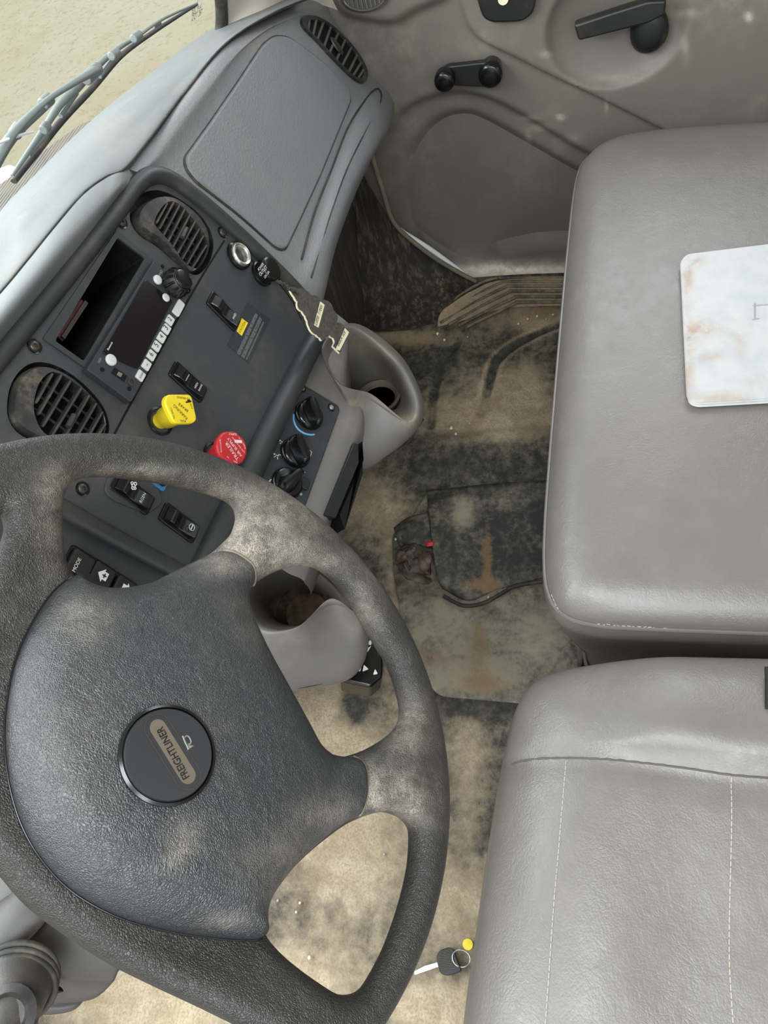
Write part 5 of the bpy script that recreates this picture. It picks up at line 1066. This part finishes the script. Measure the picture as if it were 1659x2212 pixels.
V, F = net([zz([(858, 1190, .02), (872, 1180, .05), (895, 1172, .055)]), zz([(880, 1205, .035), (900, 1195, .07), (915, 1182, .065)]), zz([(905, 1220, .04), (925, 1200, .078), (935, 1186, .06)]), zz([(918, 1240, .03), (930, 1215, .062), (934, 1200, .066)])], 16, 16); w = mk('finger', V, F, 'rag_brown', rg); w.modifiers.new('s', 'SOLIDIFY').thickness = .002
for P_ in ([(862, 1228, .03), (880, 1240, .045), (905, 1248, .04), (922, 1254, .03), (932, 1252, .025)], [(905, 1195, .07), (915, 1215, .08), (920, 1228, .07), (926, 1228, .055)], [(915, 1190, .075), (922, 1208, .08), (918, 1226, .075)]):
    V, F = tube(zz(P_), [.003, .009, .011, .008, .003], 9, smoothn=24, flat=.55); mk('finger', V, F, 'rag_brown', rg)
V, F = net([zz([(918, 1172, .085), (936, 1168, .085)]), zz([(922, 1180, .088), (938, 1178, .085)])], 4, 4); w = mk('tag', V, F, 'red', rg, label='small red tag'); w.modifiers.new('s', 'SOLIDIFY').thickness = .001
V, F = net([zz([(850, 1140, .03), (880, 1118, .045), (925, 1105, .04)]), zz([(856, 1158, .05), (890, 1145, .06), (932, 1140, .05)]), zz([(862, 1178, .035), (895, 1180, .05), (938, 1170, .045)]), zz([(880, 1195, .02), (905, 1200, .03), (940, 1190, .03)])], 20, 20)
w = mk('rubber_scrap', V, F, 'mat_black', attrs={'dust': np.full(len(V), .22)}); w.modifiers.new('s', 'SOLIDIFY').thickness = .003; tag(w, 'torn olive-grey rubber scrap lying beside the flap above the glove', 'rubber scrap')
# pebbles scattered on the floor
PB_ = [(1055, 1290, 6, .03), (745, 1475, 9, .012), (640, 1530, 4, .004), (685, 1603, 5, .004), (945, 722, 8, .004), (960, 735, 6, .004), (1010, 728, 5, .004), (975, 925, 9, .006), (985, 938, 7, .004), (1015, 915, 6, .004), (855, 1165, 6, .03), (668, 2068, 7, .004), (600, 1945, 5, .004), (648, 1950, 5, .004), (640, 1970, 5, .004), (830, 1845, 5, .004), (1140, 690, 5, .004), (1160, 684, 6, .004), (1180, 690, 5, .004), (1195, 680, 5, .004), (1120, 700, 5, .004)]
for i, (px, py, s, z) in enumerate(PB_):
    c = Z(px, py, z); r = s * .5 * np.linalg.norm(c - CC) / 1597 * 1.1; bm = bmesh.new(); bmesh.ops.create_icosphere(bm, subdivisions=2, radius=1)
    V = [A(*v.co) * (1 + .25 * math.sin(5 * v.co.x + i) * math.sin(4 * v.co.y + 2 * i)) * A(1, .8, .6) * r + c + A(0, 0, r * .3) for v in bm.verts]; F = [tuple(v.index for v in f.verts) for f in bm.faces]; bm.free()
    tag(mk('pebble', V, F, 'cream' if i % 3 else 'stained_paper', smooth=180), 'tiny pale pebble or dirt crumb lying loose on the cab floor', 'pebble', 'dirt crumbs on the floor')
# ================================================================== camera and light
cam = bpy.data.cameras.new('camera'); co = bpy.data.objects.new('camera', cam); COL.objects.link(co)
Rw = RC.T @ np.diag([1, -1, -1]); M = Matrix([[*Rw[0], CC[0]], [*Rw[1], CC[1]], [*Rw[2], CC[2]], [0, 0, 0, 1]]); co.matrix_world = M
cam.sensor_fit = 'VERTICAL'; cam.sensor_height = 36; cam.lens = FPX * 36 / 2212; cam.clip_start = .02; cam.clip_end = 200
bpy.context.scene.camera = co
w = bpy.data.worlds.new('sky'); bpy.context.scene.world = w; w.use_nodes = True; bg = w.node_tree.nodes['Background']
tcw = w.node_tree.nodes.new('ShaderNodeTexCoord'); sp_ = w.node_tree.nodes.new('ShaderNodeSeparateXYZ'); rp = w.node_tree.nodes.new('ShaderNodeValToRGB')
w.node_tree.links.new(tcw.outputs['Generated'], sp_.inputs[0]); w.node_tree.links.new(sp_.outputs['Z'], rp.inputs[0]); w.node_tree.links.new(rp.outputs[0], bg.inputs[0])
rp.color_ramp.elements[0].color = (.95, .95, .94, 1); rp.color_ramp.elements[0].position = .0; rp.color_ramp.elements[1].color = (.80, .90, 1.0, 1); rp.color_ramp.elements[1].position = .8
bg.inputs[1].default_value = 1.6
def area(name, loc, look, size, power, col=(1, 1, 1)):
    l = bpy.data.lights.new(name, 'AREA'); l.shape = 'RECTANGLE'; l.size, l.size_y = size; l.energy = power; l.color = col
    o = bpy.data.objects.new(name, l); COL.objects.link(o); o.location = loc; o.rotation_euler = (Vector(look) - Vector(loc)).to_track_quat('-Z', 'Y').to_euler()
    return o
area('driver_door_light', (-1.7, .0, 1.3), (-.2, .1, .5), (1.4, 1.0), 3, (1, .98, .95))
area('windshield_light', (-.2, 1.25, 1.65), (0, -.1, .6), (2.0, .7), 66, (.92, .97, 1))
area('driver_window_light', (-1.4, -.5, 2.0), (-.58, .28, .95), (.8, .8), 34, (.92, .98, 1))
area('pad_sheen_fill', (-.72, .12, 1.76), (-.6, .2, .9), (.55, .45), 17, (.92, .98, 1))  # added ceiling fill without a real fixture, gives the wheel pad its sheen
area('passenger_window_light', (1.75, .0, 1.55), (.2, .0, .5), (1.2, .7), 14, (.92, .97, 1))
sc = bpy.context.scene; sc.view_settings.view_transform = 'Standard'; sc.view_settings.exposure = -.2; sc.cycles.use_denoising = True
sc.cycles.max_bounces = 8; sc.cycles.diffuse_bounces = 4; sc.cycles.glossy_bounces = 3; sc.cycles.transparent_max_bounces = 8; sc.cycles.caustics_reflective = False; sc.cycles.caustics_refractive = False
sc.cycles.sample_clamp_indirect = 6
